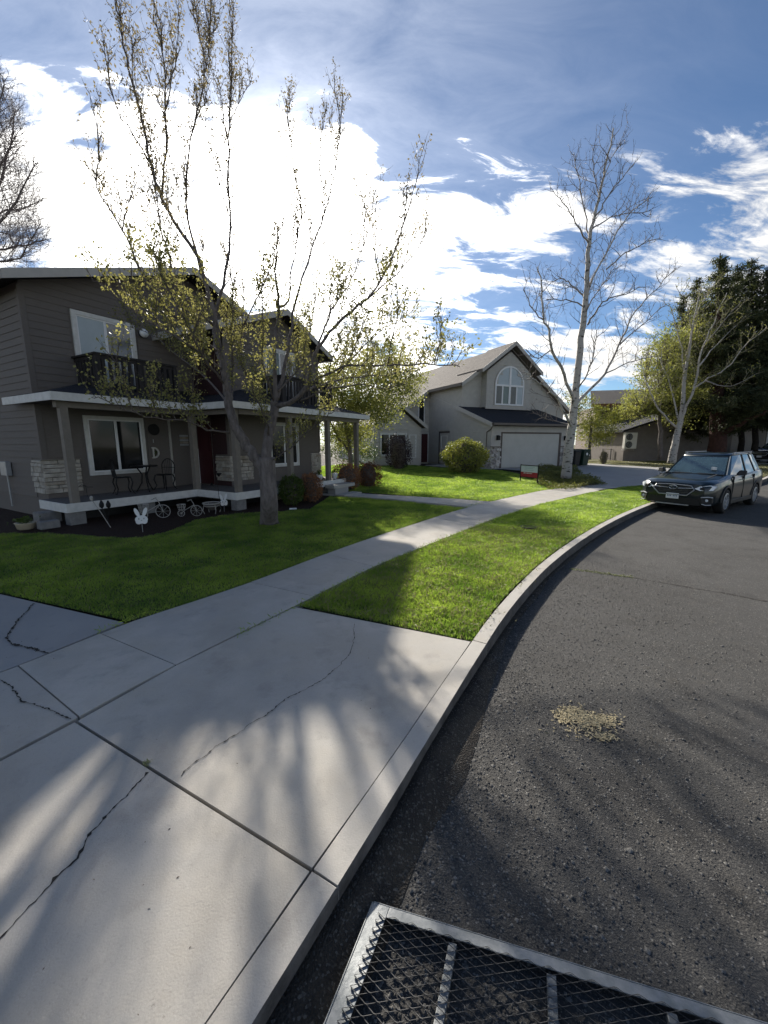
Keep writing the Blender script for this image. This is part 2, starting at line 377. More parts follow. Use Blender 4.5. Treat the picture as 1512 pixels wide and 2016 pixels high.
# ------------------------------------------------------------------ ground
def frame(deg):
    a = (math.sin(R(deg)), math.cos(R(deg))); b = (-a[1], a[0])
    def f(u, v, z=0.0): return Vector((a[0] * u + b[0] * v, a[1] * u + b[1] * v, z))
    return f, R(90 - deg)
F1, RZ1 = frame(30); F2, RZ2 = frame(66)
KO = [(-9.5, -14), (-4.6, -5.5), (-1.68, -1.3), (-.42, .97), (-.165, 1.425), (.24, 2.13), (.64, 2.86), (1.50, 4.36), (2.91, 6.35), (5.3, 9.11), (8.26, 12.02), (9.95, 13.35), (11.8, 14.6), (14.2, 16.1), (17.3, 18.1), (19.8, 20.2), (26, 25.5), (45, 36), (70, 44)]
KO = resample(smooth_line(KO, 2), .45)
def _snap(y):
    k = min(range(len(KO)), key=lambda q: abs(KO[q][1] - y)); t = (y - KO[k - 1][1]) / (KO[k + 1][1] - KO[k - 1][1]); KO[k] = (KO[k - 1][0] + t * (KO[k + 1][0] - KO[k - 1][0]), y)
_snap(1.375); _snap(3.42)
KI = offset(KO, .135)
SWF = [(-6.2, -4.9), (-3.4, .05), (-2.27, 2.05), (-1.79, 3.03), (-1.02, 4.28), (-.16, 5.75), (.78, 7.0), (3.27, 10.3), (5.8, 12.95), (8.3, 15.2), (11.6, 17.0)]
SWB = [(-7.3, -4.3), (-4.45, .7), (-3.12, 2.94), (-2.8, 3.59), (-2.68, 3.86), (-1.84, 4.95), (-.99, 6.44), (-.06, 7.85), (2.52, 11.48), (5.0, 14.1), (6.31, 15.34), (8.6, 16.55), (9.6, 17.0)]
ter = sheet('ground', [(-160, -60), (160, -60), (160, 240), (-160, 240)], -.07, dry_turf, 4); struct(ter)
road = sheet('road', [p for p in KO if p[1] > -14] + [(75, 20), (60, -30), (-9.5, -30)], 0, asphalt, 1.5); struct(road)
yard = sheet('yard_soil', list(KI) + [(70, 80), (-60, 80), (-60, -14)], .07, soil, 2.0); struct(yard)
# kerb in cast lengths, each a piece of its own
kerb = sheet('kerb_bedding', offset(KO, .03) + offset(KO, .125)[::-1], .03, soil, 0); kerb.name = 'kerb'; struct(kerb)
KO.append(KO[-1]); KO.pop()
step = 6; k0 = 0; i = 0
BR = [min(range(len(KO)), key=lambda k: abs(KO[k][1] - y)) for y in (1.375, 3.42)]
while i < len(KO) - 1:
    j = min([min(i + step, len(KO) - 1)] + [b_ for b_ in BR if b_ > i]); o_ = KO[i:j + 1]; m_ = offset(KO, .007)[i:j + 1]; n_ = KI[i:j + 1]
    if j < len(KO) - 1 or True:
        t = Vector((o_[-1][0] - o_[-2][0], o_[-1][1] - o_[-2][1])).normalized() * (.013 if j in BR else .006)
        def sh(l): l = list(l); l[-1] = (l[-1][0] - t.x, l[-1][1] - t.y); return l
        o_, m_, n_ = sh(o_), sh(m_), sh(n_)
    rings = []; r_ = offset(KO, .002)[i:j + 1]
    for q in range(len(o_)):
        g = float(gz(o_[q][0], o_[q][1])); c = r_[q]
        rings.append([(*n_[q], g - .05), (*o_[q], g - .05), (*o_[q], g + .01), (*c, g + .136), (*m_[q], g + .15), (*n_[q], g + .152)])
    ks = MB().loft(rings).build('kerb_section', concrete, kerb); ks.data.materials.append(kerb_dirt_shade)
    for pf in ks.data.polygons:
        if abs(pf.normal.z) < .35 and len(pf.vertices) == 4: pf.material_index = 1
    i = j
# sidewalk slabs
sw = bpy.data.objects.new('sidewalk', None); COL.objects.link(sw); struct(sw)
def slab(poly, m=concrete, name='slab', z=.15, parent=None, ins=.005, thick=.07):
    P = [Vector((p[0], p[1])) for p in poly]; c = sum(P, Vector((0, 0))) / len(P)
    Q = []
    n = len(P); area = sum(P[i].x * P[(i + 1) % n].y - P[(i + 1) % n].x * P[i].y for i in range(n))
    sg = 1 if area > 0 else -1
    for i in range(n):
        e1 = (P[i] - P[i - 1]).normalized(); e2 = (P[(i + 1) % n] - P[i]).normalized()
        n1 = Vector((-e1.y, e1.x)) * sg; n2 = Vector((-e2.y, e2.x)) * sg
        b = n1 + n2; b = b / max(b.dot(n1), .35) if b.length > .01 else n1
        Q.append(tuple(P[i] + b * ins))
    o = sheet(name, Q, z + random.uniform(-.0025, .0025), m, 1.5, thick, parent)
    return o
swf = smooth_line(SWF, 2); swb = smooth_line(SWB, 2)
def along(line, frac_pts):
    return line
def cut(line, p):
    """index of the nearest vertex of a finely sampled line"""
    return min(range(len(line)), key=lambda k: (line[k][0] - p[0]) ** 2 + (line[k][1] - p[1]) ** 2)
sf = resample(swf, .08); sb = resample(swb, .08)
J = [((-5.2, -3.2), (-6.3, -2.6)), ((-3.6, -.35), (-4.65, .3)), ((-2.09, 2.4), (-3.05, 3.05)), ((-1.76, 3.04), (-2.82, 3.6)), ((-.82, 4.6), (-1.82, 5.05)), ((-.16, 5.75), (-.99, 6.44)), ((.95, 7.2), (.12, 8.1)), ((2.1, 8.75), (1.25, 9.7)), ((3.2, 10.2), (2.3, 11.1)), ((4.3, 11.4), (3.45, 12.45)), ((5.6, 12.75), (4.8, 13.9)), ((6.9, 14.0), (6.2, 15.25)), ((8.15, 15.1), (8.2, 16.35))]
J = sorted(J, key=lambda q: q[0][1])
for (p, q), (r, s) in zip(J, J[1:]):
    a0, a1 = cut(sf, p), cut(sf, r); b0, b1 = cut(sb, q), cut(sb, s)
    fr_ = sf[a0:a1 + 1:4] + ([sf[a1]] if (a1 - a0) % 4 else []); bk = sb[b0:b1 + 1:4] + ([sb[b1]] if (b1 - b0) % 4 else [])
    slab(fr_ + bk[::-1], concrete, 'slab', .15, sw)
# driveway apron between kerb and sidewalk
ap = bpy.data.objects.new('driveway_apron', None); COL.objects.link(ap); struct(ap)
ki = KI
def kseg(y0, y1): return [p for p in ki if y0 < p[1] < y1]
def kp(y): return (float(np.interp(y, [p[1] for p in KI], [p[0] for p in KI])) - .006, y)
slab([(-2.07, 2.38), kp(1.44)] + kseg(1.5, 3.4) + [kp(3.46), (-1.02, 4.26), (-1.76, 3.04)], concrete, 'slab', .15, ap, .006)
slab([(-3.6, -.35), kp(-1.33)] + kseg(-1.3, 1.4) + [kp(1.434), (-2.073, 2.374), (-3.3, .2)], concrete, 'slab', .15, ap, .006)
slab([(-5.2, -3.2), kp(-4.2)] + kseg(-4.1, -1.5) + [kp(-1.37), (-3.605, -.36)], concrete, 'slab', .15, ap, .011)
# own driveway of the near house, older greyer concrete
dw = bpy.data.objects.new('driveway', None); COL.objects.link(dw); struct(dw)
slab([(-2.71, 3.87), (-3.07, 3.08), (-3.6, 2.15), (-6.2, 3.3), (-5.6, 4.98)], concrete_old, 'slab', .148, dw)
slab([(-3.6, 2.13), (-4.5, .55), (-7.2, 1.7), (-6.2, 3.28)], concrete_old, 'slab', .148, dw)
slab([(-5.62, 4.97), (-6.22, 3.3), (-9.5, 4.6), (-9.0, 6.3)], concrete_old, 'slab', .148, dw)
slab([(-6.22, 3.27), (-7.2, 1.72), (-10.5, 3.0), (-9.5, 4.57)], concrete_old, 'slab', .148, dw)
# cracks: soil filled, jagged, following the photographed lines
def crack(pix, w=.008, z=.1535, name='crack', parent=None, m=crack_m, dz=True):
    P = [at_z(x, y, z) for x, y in pix]; Q = []; wk_ = 0.0
    for a, b in zip(P, P[1:]):
        n = max(2, int((b - a).length / .014)); d = (b - a).normalized(); s = Vector((-d.y, d.x, 0))
        for k in range(n): wk_ = wk_ * .82 + random.gauss(0, .0042); Q.append(a.lerp(b, k / n) + s * wk_)
    Q.append(P[-1]); vs = []; fs = []
    for k, p in enumerate(Q):
        d = (Q[min(k + 1, len(Q) - 1)] - Q[max(k - 1, 0)]).normalized(); s = Vector((-d.y, d.x, 0)); ww = w * random.choice((.3, .5, .7, .9, 1.2, 2.2)) * .5
        g = float(gz(p.x, p.y)); p = Vector((p.x, p.y, z + g)); vs += [tuple(p - s * ww), tuple(p + s * ww)]
        if k: fs.append((2 * k - 2, 2 * k - 1, 2 * k + 1, 2 * k))
    return MB().add(vs, fs).build(name, m, parent)
crack([(355, 1527), (385, 1502), (425, 1470), (480, 1435), (530, 1400), (560, 1376), (600, 1358), (640, 1335), (665, 1310), (690, 1285), (700, 1255), (698, 1228)], .0045, parent=ap)
crack([(0, 1852), (30, 1822), (70, 1775), (100, 1735), (150, 1690), (168, 1655), (205, 1615), (245, 1565), (290, 1520)], .009, parent=ap)
crack([(0, 1338), (25, 1358), (45, 1380), (75, 1388), (105, 1400), (140, 1416)], .006, parent=sw)
crack([(66, 1188), (35, 1222), (12, 1255), (22, 1268), (60, 1276), (95, 1286)], .015, parent=dw)
crack([(800, 1116), (775, 1108)], .005, parent=sw)
crack([(1105, 1118), (1160, 1124), (1240, 1136), (1300, 1146), (1380, 1160), (1440, 1170), (1500, 1182), (1560, 1190)], .02, .0045, parent=road)
cwd = at_z(1160, 1124, 0)
# lawns
def px(pts, z=.15):
    return [tuple(at_z(x, y, z)[:2]) for x, y in pts]
bed_edge = px([(640, 982), (610, 1000), (560, 1004), (512, 1006), (440, 1012), (385, 1021), (332, 1043), (280, 1056), (218, 1055), (150, 1050), (80, 1048), (0, 1048)], .17)
l1 = [p for p in sb if 3.85 < p[1] < 11.2][::4]
L1 = [(-2.7, 3.93)] + [(p[0] - .03, p[1] + .03) for p in l1[1:]] + [(2.36, 11.2)] + px([(860, 992), (780, 984), (700, 978), (650, 975)], .17) + bed_edge + [(-11, 8.6), (-11.5, 7.4), (-5.6, 5.02)]
LAWN1 = L1
s1 = [p for p in sf if 4.3 < p[1] < 15.0][::4]
k1 = [p for p in KI if 3.55 < p[1] < 14.9]
LAWN2 = [kp(3.50)] + [(p[0] - .03, p[1] + .02) for p in k1[1:]] + [(11.5, 16.9), (9.8, 16.15)] + [(p[0] + .03, p[1] - .03) for p in s1[::-1]] + [(-.98, 4.32)]
b3 = [p for p in sb if 12.7 < p[1] < 16.2][::4]
LAWN3 = [(3.55, 12.45)] + [(p[0] - .04, p[1] + .04) for p in b3] + [(8.0, 16.6), (7.6, 19.0), (6.9, 22.0), (6.1, 24.0), (3.5, 25.0), (2.2, 27.3), (-3, 29), (-5, 24), (-2.6, 16.0), (-1.5, 15.0), (.4, 14.05), (2.2, 13.0)]
lawnA = struct(sheet('front_lawn', LAWN1, .128, turf, 1.5)); lawnB = struct(sheet('planter_strip', LAWN2, .128, turf, 1.5)); lawnC = struct(sheet('neighbour_lawn', LAWN3, .128, turf, 1.5))
DRV2 = [(6.6, 24.15), (9.0, 20.9), (9.9, 18.5), (9.2, 16.85), (8.25, 16.3), (8.2, 15.2), (11.6, 17.0), (11.75, 15.0), (17.0, 18.35), (18.5, 21.5), (17.2, 25), (15.5, 29.5), (12.9, 31), (12.7, 26.85)]
struct(sheet('neighbour_driveway', DRV2, .152, concrete_old, 1.5))
MUL = [bed_edge[k] for k in range(len(bed_edge))] + [(-11, 8.6), (-11, 13), tuple(F1(4, 12.5)[:2]), tuple(F1(12, 12)[:2]), tuple(F1(12.2, 8.6)[:2])]
struct(sheet('planting_bed', MUL, .112, mulch_m, 1.5))
FAR = [(15.6, 29.6), (17.3, 25.2), (18.7, 21.7), (17.4, 18.5), (20, 20.6), (26, 25.9), (45, 36.4), (45, 60), (10, 60), (12.9, 31.2)]
struct(sheet('far_lawn', FAR, .145, dry_turf, 2))
struct(sheet('gravel_strip', [(21.0, 24.5), (30, 30.5), (45, 39), (45, 42), (28, 33), (20.5, 27)], .152, mat('pink_gravel', (.24, .17, .13), (.34, .26, .2), 20, .95), 2))
struct(sheet('far_driveway', [(25, 27.5), (30, 30), (44, 37.5), (44, 46), (36, 45), (30, 40)], .157, concrete_old, 2))
# walk from the sidewalk to the porch
wk = bpy.data.objects.new('front_walk', None); COL.objects.link(wk); struct(wk)
wl = px([(927, 997), (860, 990), (780, 982), (700, 976), (628, 972)], .17); wu = px([(972, 987), (900, 981), (800, 975.5), (720, 971), (652, 968)], .17)
for k in range(4): slab([wl[k], wl[k + 1], wu[k + 1], wu[k]], concrete, 'slab', .151, wk, .004)
slab([F2(14.0, 24.3)[:2], F2(15.7, 24.3)[:2], F2(15.7, 19.3)[:2], F2(15.0, 19.3)[:2], F2(14.4, 22)[:2]], concrete_old, 'slab', .155, wk)

# grass: real blades, denser close by
def grass(name, poly, dens, h, w, m=grass_m, ymin=0, ymax=99, clump=None, zb=.125):
    xs = [p[0] for p in poly]; ys = [max(ymin, min(p[1] for p in poly)), min(ymax, max(p[1] for p in poly))]
    A = (max(xs) - min(xs)) * (ys[1] - ys[0]); n = int(A * dens)
    P = np.stack([rng.uniform(min(xs), max(xs), n), rng.uniform(ys[0], ys[1], n)], 1); P = P[inside(poly, P)]
    n = len(P); ph = np.sin(P[:, 0] * 2.1 + np.sin(P[:, 1] * 1.7) * 1.5) * np.cos(P[:, 1] * 2.6 + P[:, 0] * .8); ph2 = np.sin(P[:, 0] * 9 + 2 * np.sin(P[:, 1] * 7)) * np.cos(P[:, 1] * 8.3)
    H = h * (.65 + .35 * rng.random(n)) * (1 + .28 * ph + .22 * ph2); th = rng.uniform(0, 2 * math.pi, n); d = np.stack([np.cos(th), np.sin(th)], 1); s = np.stack([-d[:, 1], d[:, 0]], 1)
    ln = H * rng.uniform(.2, 1.1, n); z0 = zb + gz(P[:, 0], P[:, 1]); ww = w * (.6 + .8 * rng.random(n))
    def v(xy, z): return np.concatenate([xy, z[:, None]], 1)
    V = np.stack([v(P - s * ww[:, None] / 2, z0), v(P + s * ww[:, None] / 2, z0), v(P + d * (ln * .45)[:, None] + s * ww[:, None] * .35, z0 + H * .62), v(P + d * ln[:, None], z0 + H)], 1).reshape(-1, 3)
    k = np.arange(n)[:, None] * 4; Fq = np.concatenate([k, k + 1, k + 2, k + 3], 1)
    return stuff(np_mesh(name, V, Fq, m), None, 'grass')
g1 = grass('planter_strip_grass', LAWN2, 6500, .058, .008, ymax=9); g1['label'] = 'thick tufted green grass growing between sidewalk and kerb, near half'
g1b = grass('planter_strip_tufts', LAWN2, 500, .085, .010, grass_p, ymax=8.5); g1b['label'] = 'pale yellow green blades standing among the tufted kerbside grass'
g2 = grass('planter_strip_grass_far', LAWN2, 2400, .06, .014, ymin=9); g2.name = 'planter_strip_grass.001'; g2['label'] = 'bright green grass between sidewalk and kerb beside the parked green wagon'
g3 = grass('front_lawn_grass', LAWN1, 4200, .045, .009, ymax=9.5); g3['label'] = 'shaded mown grass of the near house, front half around the tree'
g3b = grass('front_lawn_pale_grass', LAWN1, 260, .06, .010, grass_p, ymax=11); g3b['label'] = 'scattered pale dry blades through the near front lawn'
g4 = grass('front_lawn_grass', LAWN1, 2200, .05, .014, ymin=9.5); g4['label'] = 'mown grass beside the walk to the porch steps'
g5 = grass('neighbour_lawn_grass', LAWN3, 1100, .055, .02); g5['label'] = 'sunlit lawn in front of the pale grey house'
g6 = grass('far_lawn_grass', FAR, 120, .06, .04, grass_p, ymax=34); g6['label'] = 'thin yellowish grass beyond the neighbour driveway'
# pale dead clumps in the near strip
P_ = []
for c in range(420):
    x, y = rng.uniform(.0, 4.6), rng.uniform(3.6, 9.2)
    if inside(LAWN2, np.array([[x, y]]))[0]:
        for _ in range(22): P_.append((x + random.gauss(0, .08), y + random.gauss(0, .05), .15 + random.random() * .05))
lv = leaves('dead_grass', P_, .045, grass_p, flat=.3, aspect=.18); stuff(lv, 'pale dead grass tufts scattered through the kerbside strip', 'grass')
# long edge tufts hanging over the concrete
E_ = []
for line, off_ in ((KI, .02), (sf, -.03), (sb, .03)):
    for p in line[::1]:
        if not (3.6 < p[1] < 12): continue
        for _ in range(9): E_.append((p[0] + random.gauss(-off_, .015), p[1] + random.gauss(off_, .015), .15 + random.random() * .03))
stuff(leaves('edge_tufts', E_, .05, grass_m, flat=.2, aspect=.14), 'grass tufts hanging over the sidewalk and kerb edges', 'grass')
# dirt and grit banked up along the kerb foot beside the driveway apron
q = MB(); pr = []
for k, p in enumerate(KO):
    if not (-4 < p[1] < 9.5): continue
    f = 1 - min(1, max(0, (p[1] - 2.7) / 1.2)); h = .010 + .055 * f; wd = .07 + .11 * f
    t_ = KO[min(k + 1, len(KO) - 1)]; d = Vector((t_[0] - p[0], t_[1] - p[1])).normalized(); nx, ny = d.y, -d.x
    jt = random.uniform(.6, 1.45)
    pr.append([(p[0] - nx * .01, p[1] - ny * .01, h * jt), (p[0] + nx * wd * .4, p[1] + ny * wd * .4, h * .55 * jt), (p[0] + nx * wd * jt, p[1] + ny * wd * jt, .004), (p[0] + nx * wd * jt * 1.05, p[1] + ny * wd * jt * 1.05, -.01), (p[0] - nx * .01, p[1] - ny * .01, -.01)])
gd_m = mat_layers('gutter_grit', (.05, .042, .034), [((.09, .072, .052), 5, .4, .7, .9, 'n'), ((.022, .018, .015), 11, .5, .75, .8, 'n'), ((.2, .18, .15), 120, .8, 1.0, .7, 'c')], .95, [(110, .8, .01, 'v')])
q.loft(pr); struct(q.build('gutter_grit', gd_m, smooth=True))
# gravel shed over the asphalt near the kerb
n = 46000; gx = rng.exponential(1.0, n); gy = rng.uniform(.9, 6.5, n)
kx = np.interp(gy, [p[1] for p in KO], [p[0] for p in KO]); X = kx + .04 + gx; keep = (X < 6) & (rng.random(n) < np.clip(1.25 - gy / 7, .1, 1)); X = X[keep]; Y = gy[keep]
n = len(X); sz = rng.gamma(2.0, .0015, n) + .0015; oc = np.array([[1, 0, 0], [0, 1, 0], [-1, 0, 0], [0, -1, 0], [0, 0, .8]], float); ang = rng.uniform(0, 6.28, n)
jit = rng.uniform(.6, 1.3, (n, 5, 1)); ca, sa = np.cos(ang), np.sin(ang); q = oc[None] * jit * sz[:, None, None]
kd = np.maximum(X - np.interp(Y, [p[1] for p in KO], [p[0] for p in KO]), 0); hz = np.clip(.05 - kd * .3, 0, .05) * np.clip((4 - Y) / 1.2, 0.1, 1)
V = np.stack([q[..., 0] * ca[:, None] - q[..., 1] * sa[:, None] + X[:, None], q[..., 0] * sa[:, None] + q[..., 1] * ca[:, None] + Y[:, None], q[..., 2] + .001 + hz[:, None]], -1).reshape(-1, 3)
k = np.arange(n)[:, None] * 5; Fg = np.concatenate([np.concatenate([k, k + 1, k + 4], 1), np.concatenate([k + 1, k + 2, k + 4], 1), np.concatenate([k + 2, k + 3, k + 4], 1), np.concatenate([k + 3, k, k + 4], 1)])
stuff(np_mesh('loose_gravel', V, Fg, stone_chip), 'loose pale gravel scattered over the dark asphalt near the kerb', 'gravel')
# straw coloured clippings on the road
P_ = []
for cx, cy, sx, sy, nn in ((1122, 1408, 26, 11, 620), (1170, 1420, 36, 10, 760), (1190, 1452, 20, 6, 120), (1150, 1440, 50, 12, 90)):
    for _ in range(nn):
        p = at_z(random.gauss(cx, sx * .62), random.gauss(cy, sy * .7), 0); P_.append((p.x, p.y, .004 + random.random() * .006))
stuff(leaves('dried_clippings', P_, .024, straw, flat=.93, aspect=.35), 'patch of straw coloured clippings lying on the asphalt', 'clippings')
P_ = []
for _ in range(420):
    t = random.random(); x = lerp(1125, 1245, t); y = lerp(1121, 1137, t); p = at_z(x + random.gauss(0, 2), y + random.gauss(0, .8), 0); P_.append((p.x, p.y, .006))
stuff(leaves('crack_weeds', P_, .03, weed_m, flat=.6, aspect=.3), 'thin line of yellow green weeds growing in the road crack', 'weeds')
P_ = []
for _ in range(900):
    y = random.uniform(1.0, 6); x = float(np.interp(y, [p[1] for p in KO], [p[0] for p in KO])) + abs(random.gauss(.02, .05)) + .01; P_.append((x, y, .006))
stuff(leaves('gutter_litter', P_, .016, soil, flat=.8, aspect=.5), 'dark leaf crumbs and dirt gathered along the foot of the kerb', 'litter')
def clump(name, label, cat, xy, n, size, m, sp, hh, z=0, aspect=.5):
    p = at_z(*xy, z); P = [(p.x + random.gauss(0, sp), p.y + random.gauss(0, sp), z + abs(random.gauss(0, hh))) for _ in range(n)]
    o = leaves(name, P, size, m, flat=.2, aspect=aspect); return tag(o, label, cat)
clump('weed', 'small pale weed at the kerb joint beside the driveway apron corner', 'weed', (681, 1724), 110, .014, weed_m, .013, .014)
clump('weed', 'small pale weed below the kerb joint, nearer the steel ramp', 'weed', (660, 1757), 110, .014, weed_m, .013, .014)
clump('weed', 'yellow green weed under the curled dry leaf by the kerb', 'weed', (800, 1545), 60, .018, weed_m, .014, .012)
clump('leaf_heap', 'small heap of orange dry leaves at the kerb foot below the curled leaf', 'leaves', (722, 1662), 26, .03, leaf_litter, .018, .01)['kind'] = 'stuff'
clump('leaf_heap', 'small heap of yellowish dry leaves at the kerb foot above the curled leaf', 'leaves', (850, 1470), 30, .03, leaf_litter, .02, .01)['kind'] = 'stuff'
pc = at_z(795, 1528, 0); m_ = MB(); vs = []; fs = []
for a in range(9):
    t = a / 8; w = .016 * math.sin(math.pi * min(1, t * 1.05 + .03)) + .002; cx = .012 * math.sin(t * 3.1); 
    vs += [(cx - w, t * .11, .01 + .012 * abs(w) * 50), (cx, t * .11, .006), (cx + w, t * .11, .012 + .01 * abs(w) * 50)]
    if a: fs += [(3 * a - 3, 3 * a - 2, 3 * a + 1, 3 * a), (3 * a - 2, 3 * a - 1, 3 * a + 2, 3 * a + 1)]
o = m_.add(vs, fs).build('curled_leaf', leaf_litter); o.location = (pc.x, pc.y, .003); o.rotation_euler = (0, 0, .5); tag(o, 'curled pale dry leaf lying against the kerb on the asphalt', 'leaf')
c_ = at_z(288, 1503, .15); tag(leaves('joint_moss', [(c_.x + random.gauss(0, .01), c_.y + random.gauss(0, .01), .15 + random.random() * .008) for _ in range(60)], .012, weed_m, flat=.4), 'tiny tuft of weed growing in the wide driveway joint', 'weed')
P_ = []
for _ in range(26):
    p = at_z(random.uniform(0, 800), random.uniform(1200, 2000), .15)
    if p.x < float(np.interp(p.y, [k[1] for k in KI], [k[0] for k in KI])) - .05: P_.append((p.x, p.y, .153))
stuff(leaves('litter_specks', P_, .011, bark_d, flat=.8), 'tiny dark twigs and seed specks lying on the pale concrete', 'litter')
# sunken valve box in the strip
c_ = at_z(1040, 1041, .13); vb = thing('valve_box', 'dark sunken valve box hole in the bright grass of the kerbside strip', 'valve box', (c_.x, c_.y, .13))
MB().lathe([(.14, -.05), (.14, .048), (.165, .05), (.165, -.05)], n=20).build('rim', black_pl, vb); MB().lathe([(.0, .02), (.139, .02), (.139, .035), (.0, .038)], n=20).build('lid', black_pl, vb)
# ------------------------------------------------------------------ near house
class House:
    def __init__(s, name, label, F, rz, a0, b0, z0):
        s.o = (a0, b0, z0); p = F(a0, b0, z0); s.F = F; s.rz = rz
        s.root = thing(name, label, 'house', p, rz)
    def part(s, name, mb, m, parent=None, **k):
        return mb.off(s.o).build(name, m, parent or s.root, **k)
    def shared(s, name, me, loc, parent=None, scale=None, rot=None):
        o = bpy.data.objects.new(name, me); COL.objects.link(o); o.parent = parent or s.root
        o.location = tuple(l - q for l, q in zip(loc, s.o))
        if scale: o.scale = scale
        if rot: o.rotation_euler = rot
        return o
def box_mesh(name, m, x0, x1, y0, y1, z0, z1):
    q = MB().box(x0, x1, y0, y1, z0, z1); me = bpy.data.meshes.new(name); me.from_pydata(q.v, [], q.f); me.materials.append(m); return me
def lap(H, plane, axis, span, z0, z1, e, holes, m, out=-1, parent=None, joined=None, t=.022):
    """lapped boards; axis 'b' = wall lies at b=plane and runs along a; axis 'a' = wall at a=plane running along b; out = side it faces"""
    z = z0
    while z < z1 - .02:
        zt = min(z + e, z1); zm = (z + zt) / 2; l0, h0 = span(z + .001); l1, h1 = span(zt - .001)
        cuts = sorted([(hl, hh) for hl, hh, ha, hb in holes if ha < zm < hb]); segs = []; cur = min(l0, l1)
        for hl, hh in cuts:
            if hl > cur: segs.append((cur, hl))
            cur = max(cur, hh)
        if cur < max(h0, h1): segs.append((cur, max(h0, h1)))
        for sa, sbb in segs:
            sb0, sa0 = min(sbb, h0), max(sa, l0); sb1, sa1 = min(sbb, h1), max(sa, l1)
            if sb0 - sa0 < .03 and sb1 - sa1 < .03: continue
            sb1 = max(sb1, sa1 + .001); sb0 = max(sb0, sa0 + .001)
            def q(u, d, zz): return (u, plane + out * d, zz) if axis == 'b' else (plane + out * d, u, zz)
            A = [q(sa0, .001, z), q(sb0, .001, z), q(sb0, t, z), q(sa0, t, z)]; B = [q(sa1, .001, zt + .004), q(sb1, .001, zt + .004), q(sb1, t * .35, zt + .004), q(sa1, t * .35, zt + .004)]
            if joined is not None: joined.prism(A, B)
            else: H.part('siding_board', MB().prism(A, B), m, parent)
        z = zt
H1 = House('two_storey_house', 'dark taupe two storey house with white edged wraparound porch and upper balconies', F1, RZ1, 8.45, 12.0, .12)
AL, AM, AR, BA, BC, BB = 4.25, 8.45, 12.85, 12.0, 10.45, 21.0     # left corner, jog, right corner; front walls at b=12 and b=10.45; back
def g1z(a): return 7.05 - (.344 * (8.5 - a) if a < 8.5 else .42 * (a - 8.5))      # underside line of the left gable
def g2z(a): return 6.27 - (.37 * (10.8 - a) if a < 10.8 else .45 * (a - 10.8))
# wall cores
w = MB()
def core(a0, a1, b0, b1, zf, z0=.12, n=10):
    xs = [a0 + (a1 - a0) * k / n for k in range(n + 1)]
    w.prism([(a0, b0, z0), (a1, b0, z0)] + [(x, b0, zf(x)) for x in xs[::-1]], [(a0, b1, z0), (a1, b1, z0)] + [(x, b1, zf(x)) for x in xs[::-1]])
core(AL, AM, BA, BB, lambda a: g1z(a) - .02); core(AM + .002, AR, BC, BB, lambda a: min(g2z(a), 9) - .02)
xs = [AM + .01, 10.5]
core(AM + .004, 10.6, BA + .1, BB - .05, lambda a: g1z(a) - .02, z0=4.5)
H1.part('wall', w, siding1)
def spanA(z):
    lo = AL; hi = AM + .0
    lo = max(lo, 8.5 - (7.05 - z) / .344) if z > g1z(AL) else lo
    return (lo, hi) if lo < hi else (hi - .001, hi)
lowA = [(5.12, 6.80, 1.04, 2.76), (7.47, 8.45, .6, 2.72), (4.22, 5.02, .5, 1.56)]
upA = [(5.16, 6.80, 3.0, 5.30)]
lap(H1, BA, 'b', spanA, .62, 3.12, .165, lowA, siding1)
lap(H1, BA, 'b', spanA, 3.12, 7.0, .165, upA, siding1)
def spanU(z):
    hi = min(10.5, 8.5 + (7.05 - z) / .42); return (AM, hi) if hi > AM else (AM, AM + .001)
lap(H1, BA + .1, 'b', spanU, 5.1, 7.0, .165, [], siding1)
lap(H1, AL, 'a', lambda z: (BA, 16.0), .62, 5.5, .165, [(11.9, 12.6, .5, 1.56)], siding1)
def spanC(z):
    lo = AM if z < g2z(AM) else 10.8 - (6.27 - z) / .37; hi = AR if z < g2z(AR) else 10.8 + (6.27 - z) / .45
    return (lo, max(hi, lo + .001))
lap(H1, BC, 'b', spanC, .62, 6.2, .165, [(10.02, 11.66, 1.04, 2.76), (9.95, 11.62, 3.0, 5.24), (AM, 9.32, .75, 1.58), (12.25, AR, .75, 1.58)], siding1)
lap(H1, AM, 'a', lambda z: (BC, BA - .02), .62, 5.2, .165, [(BC, 11.12, .75, 1.58), (11.25, 12.0, .6, 2.72)], siding_b)
# corner boards
H1.part('corner_board', MB().box(AL - .028, AL + .09, BA - .03, BA + .09, 1.58, 5.5), siding1); H1.part('corner_board', MB().box(AM - .03, AM + .08, BC - .03, BC + .08, 1.6, 5.1), siding1); H1.part('corner_board', MB().box(AR - .08, AR + .02, BC - .03, BC + .08, 1.6, 5.2), siding1)
